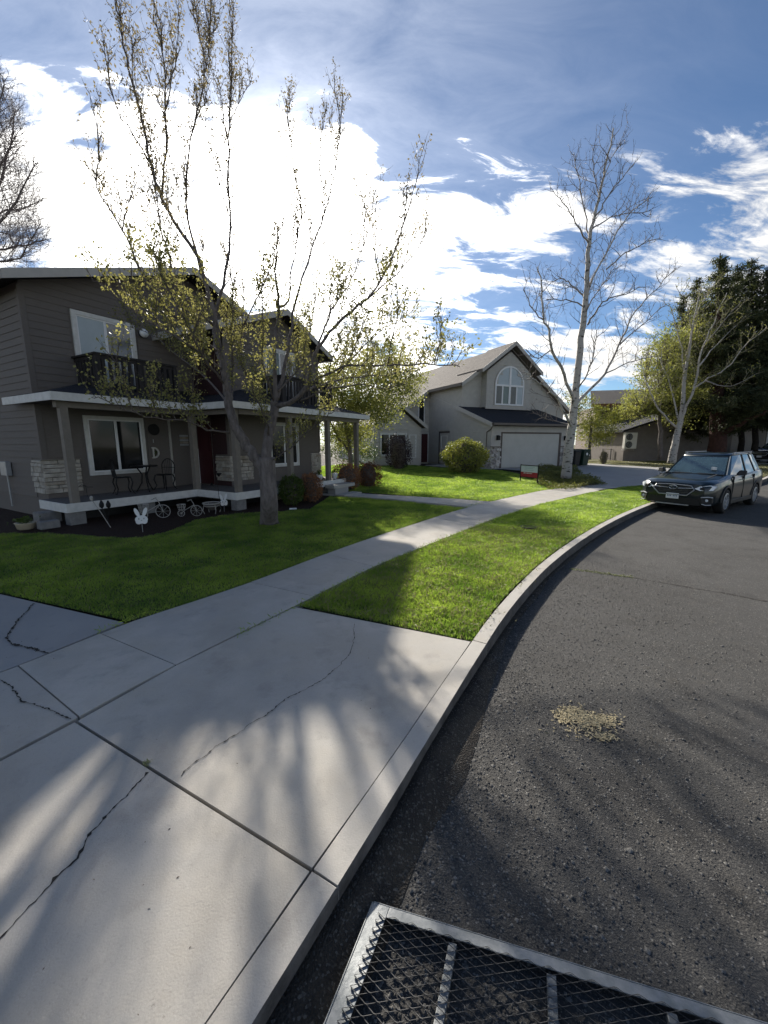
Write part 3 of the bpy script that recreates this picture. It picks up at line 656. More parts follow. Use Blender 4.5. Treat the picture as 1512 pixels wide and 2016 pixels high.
# ledger stone wainscot, stone by stone
st_me = [None] * 4
for k in range(4):
    q = MB(); q.prism([(-.5, 0, -.5), (.5, 0, -.5), (.5, 0, .5), (-.5, 0, .5)], [(-.49, -1 + .25 * (k & 1), -.46), (.485, -.85 - .1 * k / 3, -.45), (.48, -1 + .2 * (k > 1), .46), (-.49, -.8, .45)])
    me = bpy.data.meshes.new('stone'); me.from_pydata(q.v, [], q.f); me.materials.append(stone_d if k == 3 else stone_m); st_me[k] = me
rs = random.Random(5)
def stones(lo, hi, z0, z1, place, rot):
    z = z0
    while z < z1 - .02:
        hgt = min(rs.uniform(.075, .15), z1 - z); u = lo
        if z1 - (z + hgt) < .04: hgt = z1 - z
        while u < hi - .01:
            wd = min(rs.uniform(.16, .42), hi - u)
            if hi - (u + wd) < .07: wd = hi - u
            me = st_me[3] if rs.random() < .1 else st_me[rs.randrange(3)]
            H1.shared('stone', me, place(u + wd / 2, z + hgt / 2), scale=(wd - .005, rs.uniform(.03, .085), hgt - rs.uniform(.003, .010)), rot=rot)
            u += wd
        z += hgt
stones(AL - .05, 5.0, .74, 1.56, lambda u, z: (u, BA, z), (0, 0, 0))
stones(BA - .03, 12.6, .74, 1.56, lambda u, z: (AL, u, z), (0, 0, -math.pi / 2))
stones(AM - .03, 9.3, .77, 1.56, lambda u, z: (u, BC, z), (0, 0, 0))
stones(12.27, AR + .03, .77, 1.56, lambda u, z: (u, BC, z), (0, 0, 0))
stones(BC, 11.1, .77, 1.56, lambda u, z: (AM, u, z), (0, 0, -math.pi / 2))
H1.part('stone_ledge', MB().box(AL - .07, 5.02, BA - .075, BA, 1.56, 1.59), trim_t)
# windows
def window(H, u0, u1, z0, z1, plane, axis='b', out=-1, mull=(), fr=.09, m=trim_w, mg=None, ml=vinyl, hbars=(), depth=.05, name='window', inner=True):
    def bx(mb, a0, a1, d0, d1, za, zb):
        lo, hi = sorted((plane + out * d0, plane + out * d1))
        return mb.box(a0, a1, lo, hi, za, zb) if axis == 'b' else mb.box(lo, hi, a0, a1, za, zb)
    q = MB(); bx(q, u0, u0 + fr, -.02, depth, z0, z1); bx(q, u1 - fr, u1, -.02, depth, z0, z1); bx(q, u0 + fr, u1 - fr, -.02, depth - .002, z1 - fr, z1); bx(q, u0 + fr, u1 - fr, -.02, depth + .02, z0, z0 + fr)
    f = H.part(name, q, m); s = .035; edges = [u0 + fr] + [u0 + fr + (u1 - u0 - 2 * fr) * t for t in mull] + [u1 - fr]
    for k in range(len(edges) - 1):
        e0, e1 = edges[k], edges[k + 1]; q = MB()
        bx(q, e0, e0 + s, -.01, depth - .018 - .006 * (k % 2), z0 + fr, z1 - fr); bx(q, e1 - s, e1, -.01, depth - .018 - .006 * (k % 2), z0 + fr, z1 - fr)
        bx(q, e0 + s, e1 - s, -.01, depth - .022, z0 + fr, z0 + fr + s); bx(q, e0 + s, e1 - s, -.01, depth - .022, z1 - fr - s, z1 - fr)
        for hb in hbars: bx(q, e0 + s, e1 - s, -.01, depth - .024, hb - .015, hb + .015)
        H.part('sash', q, ml, f)
        q = MB(); bx(q, e0 + s, e1 - s, .008, .014, z0 + fr + s, z1 - fr - s); H.part('pane', q, (mg or [glass] * 9)[k], f)
    return f
window(H1, 5.20, 6.72, 1.12, 2.68, BA, mull=(.5,), fr=.085)
window(H1, 10.1, 11.58, 1.12, 2.68, BC, mull=(.5,), fr=.085)
window(H1, 5.22, 6.74, 3.10, 5.24, BA, mull=(.5,), fr=.10, mg=[curtain, mat('tinted_glass', (.10, .105, .11), (.20, .205, .21), 3, .12, spec=.8)], name='balcony_door')
window(H1, 10.02, 11.52, 3.10, 5.16, BC, mull=(.5,), fr=.10, mg=[curtain_g, mat('tinted_glass', (.1, .1, .1))], name='balcony_door')
# garage/side door in the recess, red front door on the jog wall
q = MB().box(7.49, 8.34, BA - .03, BA + .02, .63, 2.66); H1.part('side_door', q, siding1)
H1.part('door_trim', MB().box(7.46, 7.52, BA - .05, BA + .01, .62, 2.66), mat('thin_trim', (.38, .36, .33)))
d = H1.part('front_door', MB().box(AM - .035, AM + .01, 11.3, 11.93, .64, 2.68), red_paint)
H1.part('door_trim', MB().box(AM - .12, AM - .04, 11.94, 11.985, .64, 1.78), vinyl)
H1.part('panel', MB().box(AM - .045, AM - .03, 11.38, 11.85, .8, 1.5), red_paint, d); H1.part('panel', MB().box(AM - .045, AM - .03, 11.38, 11.85, 1.65, 2.5), red_paint, d)
# deck
DA, DC, DZ = 10.55, 8.88, .62; DR = 12.6
H1.part('deck_floor', MB().box(4.06, 7.3, DA + .03, BA - .03, DZ - .06, DZ).box(7.302, AM - .03, DC + .03, BA - .03, DZ - .06, DZ).box(AM - .028, DR, DC + .03, BC - .03, DZ - .06, DZ), mat('weathered_deck', (.10, .095, .09), (.15, .14, .135), 5, .8, stretch=(8, 1, 1)))
H1.part('rim_board', MB().box(4.03, 7.33, DA, DA + .028, DZ - .20, DZ + .004), trim_w); H1.part('rim_board', MB().box(7.30, 7.328, DC, DA - .002, DZ - .20, DZ + .004), trim_w)
H1.part('rim_board', MB().box(7.33, DR, DC, DC + .028, DZ - .20, DZ + .004), trim_w); H1.part('rim_board', MB().box(4.03, 4.058, DA + .03, BA - .06, DZ - .20, DZ + .004), trim_w); H1.part('rim_board', MB().box(DR, DR + .028, DC, BC, DZ - .2, DZ + .004), trim_w)
H1.part('skirt', MB().box(4.2, 7.4, BA - .7, BA - .68, .1, DZ - .2).box(7.6, DR - .1, DC + .9, DC + .92, .1, DZ - .2), black_pl)
fb = box_mesh('footing_block', mat('grey_block', (.17, .165, .16), (.24, .23, .22), 9, .9, .4, 60), -.16, .16, -.12, .12, 0, .31)
for a_, b_ in ((4.25, 10.72), (5.9, 10.75), (7.5, 9.05), (9.6, 9.05), (11.5, 9.05)): H1.shared('footing_block', fb, (a_, b_, .12))
# posts
pm = box_mesh('post', trim_t, -.075, .075, -.075, .075, 0, 2.27)
for a_, b_ in ((4.26, 10.68), (7.38, 10.68), (7.50, 9.02), (9.6, 9.02), (11.55, 9.02), (13.4, 9.02)):
    o = H1.shared('post', pm, (a_, b_, DZ if a_ < 12.7 else .18)); 
    if a_ > 12.7: o.scale = (1, 1, 1.19)
# porch roof (eave height 3.04, pitch 4:12) with white fascia
EA, EC, EL, ER, ZE, SL = 10.4, 8.7, 3.97, 13.88, 3.05, .33
q = MB(); t = BA - EA
q.add([(EL, EA, ZE), (7.22, EA, ZE), (8.45 + .37, BA, ZE + t * SL), (EL + t, BA, ZE + t * SL)], [(0, 1, 2, 3)])
q.add([(EL, EA, ZE), (EL + t, BA, ZE + t * SL), (AL, BA, ZE + .28 * SL), (AL, 13.0, ZE + .28 * SL), (EL, 13.0, ZE)], [(0, 1, 2), (0, 2, 3, 4)])
t2 = BC - EC
q.add([(7.22, EC, ZE), (ER, EC, ZE), (ER - t2, BC, ZE + t2 * SL), (7.22 + t2, BC, ZE + t2 * SL)], [(0, 1, 2, 3)])
q.add([(7.22, EC, ZE), (7.22 + t2, BC, ZE + t2 * SL), (8.42, BA, ZE + 1.2 * SL), (7.22, EA, ZE)], [(0, 1, 2, 3)])
q.add([(ER, EC, ZE), (ER, 14.5, ZE), (AR, 14.5, ZE + 1.03 * SL), (AR, BC, ZE + 1.03 * SL), (ER - t2, BC, ZE + t2 * SL)], [(0, 1, 2, 3, 4)])
k = len(q.v); q.v += [(x, y, z - .03) for x, y, z in q.v]; q.f += [tuple(i + k for i in f[::-1]) for f in list(q.f)]
H1.part('porch_roof', q, shingle)
H1.part('soffit', MB().box(EL + .03, 7.24, EA + .03, BA - .03, 2.885, 2.9).box(7.25, AM - .03, EC + .03, BA - .04, 2.887, 2.902).box(AM - .028, ER - .03, EC + .03, BC - .03, 2.889, 2.904).box(AR + .02, ER - .03, BC, 14.4, 2.887, 2.902), siding1)
fz0, fz1 = 2.88, 3.055
H1.part('fascia', MB().box(EL, 7.22, EA - .001, EA + .028, fz0, fz1), trim_w); H1.part('fascia', MB().box(EL - .001, EL + .027, EA + .03, 13.0, fz0, fz1 - .002), trim_w)
H1.part('fascia', MB().box(7.195, 7.223, EC, EA - .003, fz0, fz1 - .002), trim_w); H1.part('fascia', MB().box(7.225, ER, EC - .001, EC + .028, fz0, fz1), trim_w); H1.part('fascia', MB().box(ER, ER + .028, EC, 14.5, fz0, fz1 - .002), trim_w)
H1.part('beam', MB().box(EL + .15, 7.4, 10.60, 10.76, 2.75, 2.884).box(7.42, 7.58, 8.94, 10.6, 2.752, 2.884).box(7.6, 13.5, 8.94, 9.1, 2.75, 2.884), trim_t)
# balconies with dark railings
bal = box_mesh('baluster', stain_wood, -.04, .04, -.018, .018, 0, .86)
def balcony(a0, a1, bf, bw, z0=3.14, top=4.10):
    H1.part('balcony_floor', MB().box(a0, a1, bf, bw - .03, z0 - .12, z0 - .04), stain_wood)
    H1.part('railing', MB().box(a0 - .05, a1 + .05, bf - .06, bf + .08, top - .045, top).box(a0 - .05, a0 + .09, bf + .082, bw - .03, top - .047, top - .002).box(a1 - .09, a1 + .05, bf + .082, bw - .03, top - .047, top - .002)
            .box(a0, a1, bf - .02, bf + .03, z0 + .05, z0 + .11).box(a0, a1, bf - .02, bf + .03, top - .13, top - .05).box(a0, a0 + .04, bf + .04, bw - .03, top - .13, top - .05).box(a1 - .04, a1, bf + .04, bw - .03, top - .13, top - .05), stain_wood)
    for a_ in (a0 + .03, (a0 + a1) / 2, a1 - .03): H1.part('railing_post', MB().box(a_ - .05, a_ + .05, bf - .045, bf + .055, z0 - .12, top - .05), stain_wood)
    n = int((a1 - a0) / .145)
    for k in range(1, n): H1.shared('baluster', bal, (a0 + (a1 - a0) * k / n, bf + .005, z0 + .06))
    n = int((bw - bf) / .145)
    for k in range(1, n):
        for a_ in (a0 + .02, a1 - .02): H1.shared('baluster', bal, (a_, bf + (bw - bf) * k / n, z0 + .06), rot=(0, 0, math.pi / 2))
balcony(5.16, 7.15, 10.9, BA); balcony(9.75, 12.3, 9.4, BC)
# main roofs: two front gables
def gable(H, apex, lo, hi, zf, b0, b1, name, m, mf, th=.14, fz=.19):
    za, zl, zh = zf(apex), zf(lo), zf(hi)
    q = MB(); q.prism([(lo, b0, zl), (apex, b0, za), (apex, b0, za + th), (lo, b0, zl + th)], [(lo, b1, zl), (apex, b1, za), (apex, b1, za + th), (lo, b1, zl + th)])
    q.prism([(apex, b0, za), (hi, b0, zh), (hi, b0, zh + th), (apex, b0, za + th)], [(apex, b1, za), (hi, b1, zh), (hi, b1, zh + th), (apex, b1, za + th)])
    H.part(name, q, m)
    for x, z in ((lo, zl), (hi, zh)):
        s = -1 if x == lo else 1
        q = MB(); q.prism([(x, b0 - .03, z - fz + th), (apex, b0 - .03, za - fz + th), (apex, b0 - .03, za + th + .01), (x, b0 - .03, z + th + .01)], [(x, b0 - .002, z - fz + th), (apex, b0 - .002, za - fz + th), (apex, b0 - .002, za + th + .01), (x, b0 - .002, z + th + .01)])
        H.part('bargeboard', q, mf); H.part('eave_board', MB().box(min(x, x + s * .028), max(x, x + s * .028), b0, b1, z - fz + th, z + th - .01), mf)
gable(H1, 8.5, 3.83, 11.4, lambda a: g1z(a), 11.5, BB, 'roof', shingle, trim_g)
gable(H1, 10.8, 7.25, 13.25, lambda a: g2z(a), 10.0, BB - .3, 'roof', shingle, trim_g)
# wall lamps, plaques, letter, meter
H1.part('wall_lamp', MB().lathe([(.09, .0), (.09, -.03), (.02, -.05)], (6.93, BA - .03, 5.03), 14, 'y'), black_pl)
H1.root.children[-1]; l_ = H1.part('lamp_globe', MB().lathe([(.01, -.05), (.09, -.06), (.125, -.12), (.10, -.19), (.02, -.22)], (6.93, BA - .03, 5.03), 16, 'y'), lamp_glass, None, smooth=True)
def text(parent_house, body, loc, size, m, rot, name, ext=.006, parent=None):
    c = bpy.data.curves.new(name, 'FONT'); c.body = body; c.size = size; c.extrude = ext; c.align_x = 'CENTER'; c.align_y = 'CENTER'
    o = bpy.data.objects.new(name, c); me = bpy.data.meshes.new_from_object(o); me.materials.clear(); me.materials.append(m); bpy.data.objects.remove(o)
    o = link(name, me, parent); o.location = loc; o.rotation_euler = rot; return o
def hung(name, label, cat, a, b, z): return thing(name, label, cat, F1(a, b, z), RZ1)
t_ = hung('wall_letter', 'large pale letter D hung on the dark porch wall beside the door', 'letter', 7.0, BA - .05, 1.68)
# slab-serif D built from bars
q = MB().box(-.10, -.055, -.012, .012, -.16, .16).box(-.13, -.056, -.013, .011, .13, .165).box(-.13, -.056, -.013, .011, -.165, -.13)
o_r = [(-.06 + .16 * math.sin(x), .165 * math.cos(x)) for x in [math.pi * k / 14 for k in range(15)]]; i_r = [(-.06 + .11 * math.sin(x), .118 * math.cos(x)) for x in [math.pi * k / 14 for k in range(15)]]
for k in range(14):
    q.prism([(o_r[k][0], -.012, o_r[k][1]), (o_r[k + 1][0], -.012, o_r[k + 1][1]), (i_r[k + 1][0], -.012, i_r[k + 1][1]), (i_r[k][0], -.012, i_r[k][1])], [(o_r[k][0], .012, o_r[k][1]), (o_r[k + 1][0], .012, o_r[k + 1][1]), (i_r[k + 1][0], .012, i_r[k + 1][1]), (i_r[k][0], .012, i_r[k][1])])
q.build('letter_face', ac_white, t_)
stuff(leaves('greenery_spray', [(random.gauss(.0, .03), -.02, random.gauss(0.02, .06)) for _ in range(30)], .05, leaf_dg, t_, flat=.2))
t_ = hung('round_plaque', 'round pale slatted plaque hung on the door right of the letter', 'plaque', 7.93, BA - .06, 2.05)
for k in range(5):
    zz = -.14 + .07 * k; hw = math.sqrt(max(.02, .145 ** 2 - zz ** 2)); MB().box(-hw, hw, -.01, .01, zz - .028 + .035 - .035, zz + .03).build('plaque_board', stone_d if k % 2 else silver, t_)
t_ = hung('round_thermometer', 'faint round grey dial on the porch wall above the letter', 'wall dial', 7.0, BA - .05, 2.36)
MB().lathe([(.13, -.012), (.15, -.006), (.15, .012), (.0, .012)], n=22, axis='y').build('dial', mat('dim_grey', (.10, .10, .10), (.14, .14, .14)), t_)
MB().lathe([(.15, -.02), (.165, -.015), (.165, .012), (.15, .012)], n=22, axis='y').build('rim', black_iron, t_)
t_ = hung('house_number', 'small pale house number figure under the round dial', 'house number', 6.95, BA - .05, 2.02)
text(None, '1', (0, 0, 0), .15, silver, (math.pi / 2, 0, 0), 'figure', parent=t_)
t_ = hung('wind_chime', 'pale tube wind chime hanging from the porch beam near the middle post', 'wind chime', 7.5, 10.95, 2.6)
MB().tube([(0, 0, .15), (0, 0, 0)], .004, 5).build('cord', black_iron, t_); MB().lathe([(.01, 0), (.05, -.01), (.05, -.025), (.01, -.03)], n=12).build('cap', silver, t_)
for k in range(4): MB().tube([(.032 * math.cos(k * 1.57), .032 * math.sin(k * 1.57), -.06), (.032 * math.cos(k * 1.57), .032 * math.sin(k * 1.57), -.3 - .03 * k)], .009, 6).build('chime_tube', silver, t_)
t_ = thing('utility_box', 'pale grey utility box on the side wall at the left edge of the near house', 'utility box', F1(AL - .03, 14.1, 1.28), RZ1)
MB().box(-.12, 0, -.2, .2, -.17, .2).build('cover', silver, t_, bevel=.01); MB().tube([(-.05, 0, -.17), (-.05, 0, -1.0)], .02, 8).build('conduit', silver, t_)
# porch steps
st = thing('porch_steps', 'concrete porch steps at the end of the front walk', 'steps', F1(11.25, 8.85, .15), RZ1)
MB().box(-.15, 1.15, -.42, -.02, .22, .34).build('tread', concrete, st, bevel=.01); MB().box(-.05, .75, -.40, -.05, 0, .218).build('riser_block', concrete_old, st, bevel=.008)
MB().box(-.15, .95, -.86, -.44, -.02, .03).build('landing', concrete, st, bevel=.006)
# bistro set on the deck
def ironset():
    def chair(a, b, rz, label):
        r = thing('bistro_chair', label, 'chair', F1(a, b, DZ), RZ1 + rz, 'black iron bistro furniture on the porch')
        MB().lathe([(.0, .43), (.2, .43), (.21, .445), (.2, .455), (0, .455)], n=18).build('seat', black_iron, r)
        for sx in (-1, 1):
            for sy in (-1, 1):
                MB().tube([(sx * .16, sy * .16, .44), (sx * .19, sy * .19, .30), (sx * .15, sy * .15, .14), (sx * .20, sy * .20, .02), (sx * .22, sy * .22, 0)], [.018, .02, .016, .015, .02], 6).build('leg', black_iron, r)
        arc = [(.21 * math.cos(x), .19, .45 + (.30 + .14 * math.sin(x)) * (1 if 0 < x < math.pi else .0)) for x in [math.pi * k / 12 for k in range(13)]]
        q = MB().tube([(.19, .17, .45)] + [(.21 * math.cos(math.pi * k / 12), .20, .66 + .23 * math.sin(math.pi * k / 12)) for k in range(13)] + [(-.19, .17, .45)], .014, 6)
        for x in (-.1, -.05, 0, .05, .1): q.tube([(x, .18, .45), (x * 1.3, .2, .66 + .2 * math.sqrt(max(0, 1 - (x * 1.3 / .21) ** 2)))], .007, 5)
        q.tube([(-.2, .2, .64), (.2, .2, .64)], .009, 5); q.build('backrest', black_iron, r)
    chair(6.82, 11.35, R(-70), 'black iron bistro chair right of the small table on the porch'); chair(5.72, 11.45, R(75), 'black iron bistro chair left of the small table under the window')
    r = thing('bistro_table', 'small round black iron table between two chairs on the porch', 'table', F1(6.3, 11.4, DZ), RZ1)
    MB().lathe([(.0, .70), (.33, .70), (.34, .715), (.33, .73), (0, .73)], n=24).build('tabletop', black_iron, r)
    for k in range(3):
        c, s = math.cos(k * 2.094 + .3), math.sin(k * 2.094 + .3)
        MB().tube([(c * .2, s * .2, .70), (c * .07, s * .07, .48), (c * .1, s * .1, .25), (c * .22, s * .22, .04), (c * .26, s * .26, 0)], [.018, .02, .018, .016, .02], 6).build('leg', black_iron, r)
ironset()
# garden ornaments in the bed
def bunny(x, y, z, s, rz, label):
    p = at_z(x, y, z); r = thing('bunny_sign', label, 'garden ornament', p, rz)
    def oval(cx, cz, rx, rz_, yy, t, m, name, n=20, tilt=0):
        A = []; B = []
        for k in range(n):
            u = rx * math.cos(6.2832 * k / n); v = rz_ * math.sin(6.2832 * k / n); xx = cx + u * math.cos(tilt) - v * math.sin(tilt); zz = cz + u * math.sin(tilt) + v * math.cos(tilt)
            A.append((xx * s, yy * s, zz * s)); B.append((xx * s, (yy + t) * s, zz * s))
        MB().prism(A, B).build(name, m, r)
    oval(0, .25, .115, .085, 0, .02, vinyl, 'face'); oval(-.07, .40, .036, .10, .003, .018, vinyl, 'ear', tilt=.35); oval(.07, .40, .036, .10, .004, .018, vinyl, 'ear', tilt=-.35)
    oval(-.05, .21, .055, .055, -.012, .02, vinyl, 'cheek'); oval(.05, .21, .055, .055, -.011, .02, vinyl, 'cheek')
    for sx in (-1, 1): oval(sx * .045, .27, .014, .018, -.018, .01, silver, 'eye', 10)
    oval(0, .235, .014, .010, -.022, .012, silver, 'nose', 10)
    MB().tube([(0, .01, -.02), (0, .01, .2 * s)], .006, 5).build('stake', silver, r)
bunny(281, 1046, .13, 1.02, .5, 'white bunny head on a stake at the front of the planting bed'); bunny(442, 1006, .13, .95, .9, 'white bunny head seen edge on, right of the white ring planter')
def rings(mb, c, r, rad, axis='x', n=18):
    pts = []
    for k in range(n + 1):
        a = 6.2832 * k / n; u, v = r * math.cos(a), r * math.sin(a)
        pts.append({'x': (c[0] + u, c[1], c[2] + v), 'y': (c[0], c[1] + u, c[2] + v), 'z': (c[0] + u, c[1] + v, c[2])}[axis])
    return mb.tube(pts, rad, 5, cap=False)
def bicycle(x, y, z, s, rz, label):
    p = at_z(x, y, z); r = thing('bicycle_planter', label, 'planter', p, rz); r.scale = (s, s, s)
    for cx, rr in ((-.22, .10), (.24, .17)):
        w_ = rings(MB(), (cx, 0, rr), rr, .010); 
        for k in range(4): w_.tube([(cx - rr * math.cos(k * .785), 0, rr - rr * math.sin(k * .785)), (cx + rr * math.cos(k * .785), 0, rr + rr * math.sin(k * .785))], .005, 4)
        w_.build('wheel', white_iron, r)
    MB().tube([(.24, 0, .17), (.16, 0, .42), (.10, 0, .52)], .010, 5).tube([(.18, 0, .36), (-.1, 0, .2), (-.22, 0, .1)], .010, 5).tube([(-.1, 0, .2), (-.14, 0, .36)], .010, 5).build('frame', white_iron, r)
    MB().tube([(.02, -.13, .50), (.10, -.05, .53), (.10, .05, .53), (.02, .13, .50)], .010, 5).build('handlebar', white_iron, r)
    MB().box(-.2, -.08, -.03, .03, .36, .39).build('saddle', white_iron, r)
    q = MB()
    for zz, rr in ((.22, .09), (.30, .115), (.38, .13)): rings(q, (-.20, 0, zz), rr, .008, 'z', 14)
    for k in range(10): a = k * .628; q.tube([(-.20 + .09 * math.cos(a), .09 * math.sin(a), .22), (-.20 + .13 * math.cos(a), .13 * math.sin(a), .38)], .006, 4)
    q.build('basket', white_iron, r)
bicycle(302, 1020, .13, .95, R(20), 'white wire bicycle planter with basket behind the bunny head'); bicycle(372, 1016, .13, .8, R(10), 'lower white wire bicycle planter in the middle of the bed')
p = at_z(418, 1010, .13); r = thing('ring_planter', 'white oval ring planter stand near the porch corner', 'planter', p, .3)
q = MB(); rings(q, (0, 0, .27), .22, .018, 'z', 22); rings(q, (0, 0, .20), .19, .010, 'z', 22); q.build('ring', white_iron, r)
MB().lathe([(.05, .08), (.17, .19), (.19, .24), (.0, .22)], n=18).build('bowl', mat('dim_wire', (.10, .09, .085)), r)
for k in range(4): a = k * 1.571 + .5; MB().tube([(.2 * math.cos(a), .2 * math.sin(a), .25), (.24 * math.cos(a), .24 * math.sin(a), .1), (.2 * math.cos(a), .2 * math.sin(a), 0)], .010, 5).build('leg', white_iron, r)
def stakey(x, y, zt, label, lean=0, head='x'):
    p = at_z(x, y, .13); r = thing('garden_stake', label, 'garden stake', p, .2)
    MB().tube([(0, 0, -.05), (lean * .5, 0, zt * .5), (lean, 0, zt)], .008, 5).build('rod', black_iron if head != 'w' else white_iron, r)
    if head == 'cup': MB().lathe([(.02, zt - .06), (.05, zt - .01), (.075, zt + .02), (.075, zt + .035), (0, zt + .03)], n=12).build('cup', black_iron, r)
    elif head == 'tulip': MB().lathe([(.0, zt - .02), (.045, zt + .03), (.05, zt + .09), (.015, zt + .17), (0, zt + .18)], (lean, 0, 0), 10).build('bud', black_iron, r)
    elif head == 'w': MB().lathe([(.0, zt - .04), (.03, zt), (.035, zt + .06), (0, zt + .09)], (lean, 0, 0), 10).build('bud', white_iron, r)
    else: MB().tube([(0, 0, zt), (-.12, 0, zt + .04), (-.2, 0, zt - .03)], .007, 5).tube([(0, 0, zt - .02), (.14, 0, zt - .02)], .007, 5).build('arms', black_iron, r)
stakey(436, 1008, 1.02, 'tall thin black stake with a cup, beside the edge on bunny head', -.07, 'cup'); stakey(178, 1014, .75, 'black branching hook stake in front of the left porch post', -.02, 'x')
stakey(218, 1036, .42, 'leaning stake with a pair of dark buds in front of the rim board', -.13, 'tulip'); stakey(219, 1037, .62, 'leaning stake with pale top left of the dark bud stake', -.32, 'w'); stakey(212, 1030, .36, 'short dark bud stake right of the pale topped one', .06, 'tulip')
stakey(419, 985, .40, 'small dark ornament stake behind the white ring planter', 0, 'tulip')
p = at_z(52, 1042, .13); r = thing('flower_pot', 'low cream pot with green plant left of the porch corner', 'pot', p)
MB().lathe([(.11, 0), (.15, .02), (.18, .14), (.19, .15), (.16, .15), (.0, .13)], n=20).build('pot_body', terracotta, r, smooth=True); stuff(leaves('plant', [(random.gauss(0, .07), random.gauss(0, .07), .15 + random.random() * .1) for _ in range(160)], .06, leaf_dg, r))
p = at_z(97, 1040, .13); r = thing('concrete_block', 'rough grey concrete block lying beside the porch footing', 'block', p, RZ1)
MB().box(-.18, .18, -.1, .1, 0, .17).build('block_body', MATS['grey_block'], r, bevel=.015)
p = at_z(125, 1026, .13); r = thing('splash_block', 'wide grey stone slab against the left end of the porch', 'block', p, RZ1)
MB().box(-.45, .25, .0, .35, 0, .26).build('block_body', MATS['grey_block'], r, bevel=.02)
p = at_z(577, 1003, .13); r = thing('edging_tile', 'small white stone tile in front of the green shrub', 'tile', p, .2); MB().box(-.1, .1, -.03, .03, 0, .04).build('tile_body', vinyl, r, bevel=.005)
for x, y, n_ in ((629, 940, 'left'), (653, 943, 'right')):
    p = F1(11.2 if n_ == 'left' else 12.1, 9.15, DZ); r = thing('pot_cluster', 'white flower pot on the deck %s of the post by the steps' % n_, 'pot', p)
    MB().lathe([(.07, 0), (.11, .12), (.12, .22), (.0, .2)], n=16).build('pot_body', vinyl, r); stuff(leaves('plant', [(random.gauss(0, .06), random.gauss(0, .06), .22 + random.random() * .12) for _ in range(60)], .06, leaf_dg, r))
p = F1(4.9, 11.7, .13)
# ------------------------------------------------------------------ neighbour house (66 degree frame)
H2 = House('gable_house', 'pale grey lap sided house with arched window above a double garage', F2, RZ2, 15.79, 19.5, .40)
A0, A1, AE, G0, BU, BE = 15.79, 22.1, 25.0, 19.5, 22.7, 27.0
PK, SLP = 19.3, .69
def mz(a): return 8.28 - SLP * abs(a - PK)
w = MB()
w.box(A0, A1, G0, BU + .1, .2, 2.95)
w.prism([(A0, G0, 2.94), (A0, BU + .1, 2.94), (A0, BU + .1, 4.15)], [(A1, G0, 2.94), (A1, BU + .1, 2.94), (A1, BU + .1, 4.15)])
def core2(a0, a1, b0, b1, zf, z0, n=12):
    xs_ = [a0 + (a1 - a0) * k / n for k in range(n + 1)]
    if not any(abs(x - PK) < .01 for x in xs_): xs_ = sorted(xs_ + [PK]) if a0 < PK < a1 else xs_
    w.prism([(a0, b0, z0), (a1, b0, z0)] + [(x, b0, zf(x)) for x in xs_[::-1]], [(a0, b1, z0), (a1, b1, z0)] + [(x, b1, zf(x)) for x in xs_[::-1]])
core2(A0 + .002, AE, BU, 40, lambda a: mz(a) - .03, .2)
core2(12.6, A0 - .002, BE, 39.9, lambda a: mz(a) - .03, .2, 3)
w.box(17.3, 21.0, 22.1, BU + .02, 4.3, 6.4); w.prism([(17.3, 22.1, 6.39), (21.0, 22.1, 6.39), (21.0, 22.1, 6.62), (19.15, 22.1, 7.95), (17.3, 22.1, 6.62)], [(17.3, BU, 6.39), (21.0, BU, 6.39), (21.0, BU, 6.62), (19.15, BU, 7.95), (17.3, BU, 6.62)])
w.box(10.2, 13.64, 24.5, BE, .2, 3.0); w.prism([(10.2, 24.5, 2.99), (13.64, 24.5, 2.99), (11.92, 24.5, 4.3)], [(10.2, BE, 2.99), (13.64, BE, 2.99), (11.92, BE, 4.3)])
H2.part('wall', w, siding2)
J2 = MB(); e = .21
lap(H2, G0, 'b', lambda z: (A0, A1), 1.72, 2.95, e, [(16.45, 21.4, 0, 2.62)], siding2, joined=J2, t=.04)
lap(H2, A0, 'a', lambda z: (G0 + (0 if z < 3.0 else (z - 3.0) / .34), BE), .5, 5.95, e, [(24.05, 25.45, .4, 2.75), (G0, 20.1, .3, 1.72)], siding2, joined=J2, t=.04)
lap(H2, BU, 'b', lambda z: (max(A0, PK - (8.28 - z) / SLP), min(AE, PK + (8.28 - z) / SLP)), 4.2, 8.1, e, [(17.3, 21.0, 4, 8.0)], siding2, joined=J2, t=.04)
lap(H2, 22.1, 'b', lambda z: (17.3, 21.0) if z < 6.62 else (17.3 + (z - 6.62) / .72, 21.0 - (z - 6.62) / .72), 4.3, 7.9, e, [(17.95, 20.35, 4.3, 5.85), (18.2, 20.15, 5.85, 6.4), (18.55, 19.8, 6.4, 6.95)], siding2, joined=J2, t=.04)
lap(H2, 17.3, 'a', lambda z: (22.1, BU), 4.3, 6.6, e, [], siding2, joined=J2, t=.04)
lap(H2, 24.5, 'b', lambda z: (10.2, 13.64) if z < 3.0 else (10.2 + (z - 3.0) / .76, 13.64 - (z - 3) / .76), .5, 4.2, e, [(10.55, 12.7, 1.0, 2.75)], siding2, joined=J2, t=.04)
lap(H2, BE, 'b', lambda z: (max(12.6, PK - (8.28 - z) / SLP), A0), .5, 5.7, e, [(15.0, 15.75, .4, 2.8), (14.75, 15.45, 3.3, 5.4)], siding2, joined=J2, t=.04)
stuff(H2.part('siding', J2, siding2))
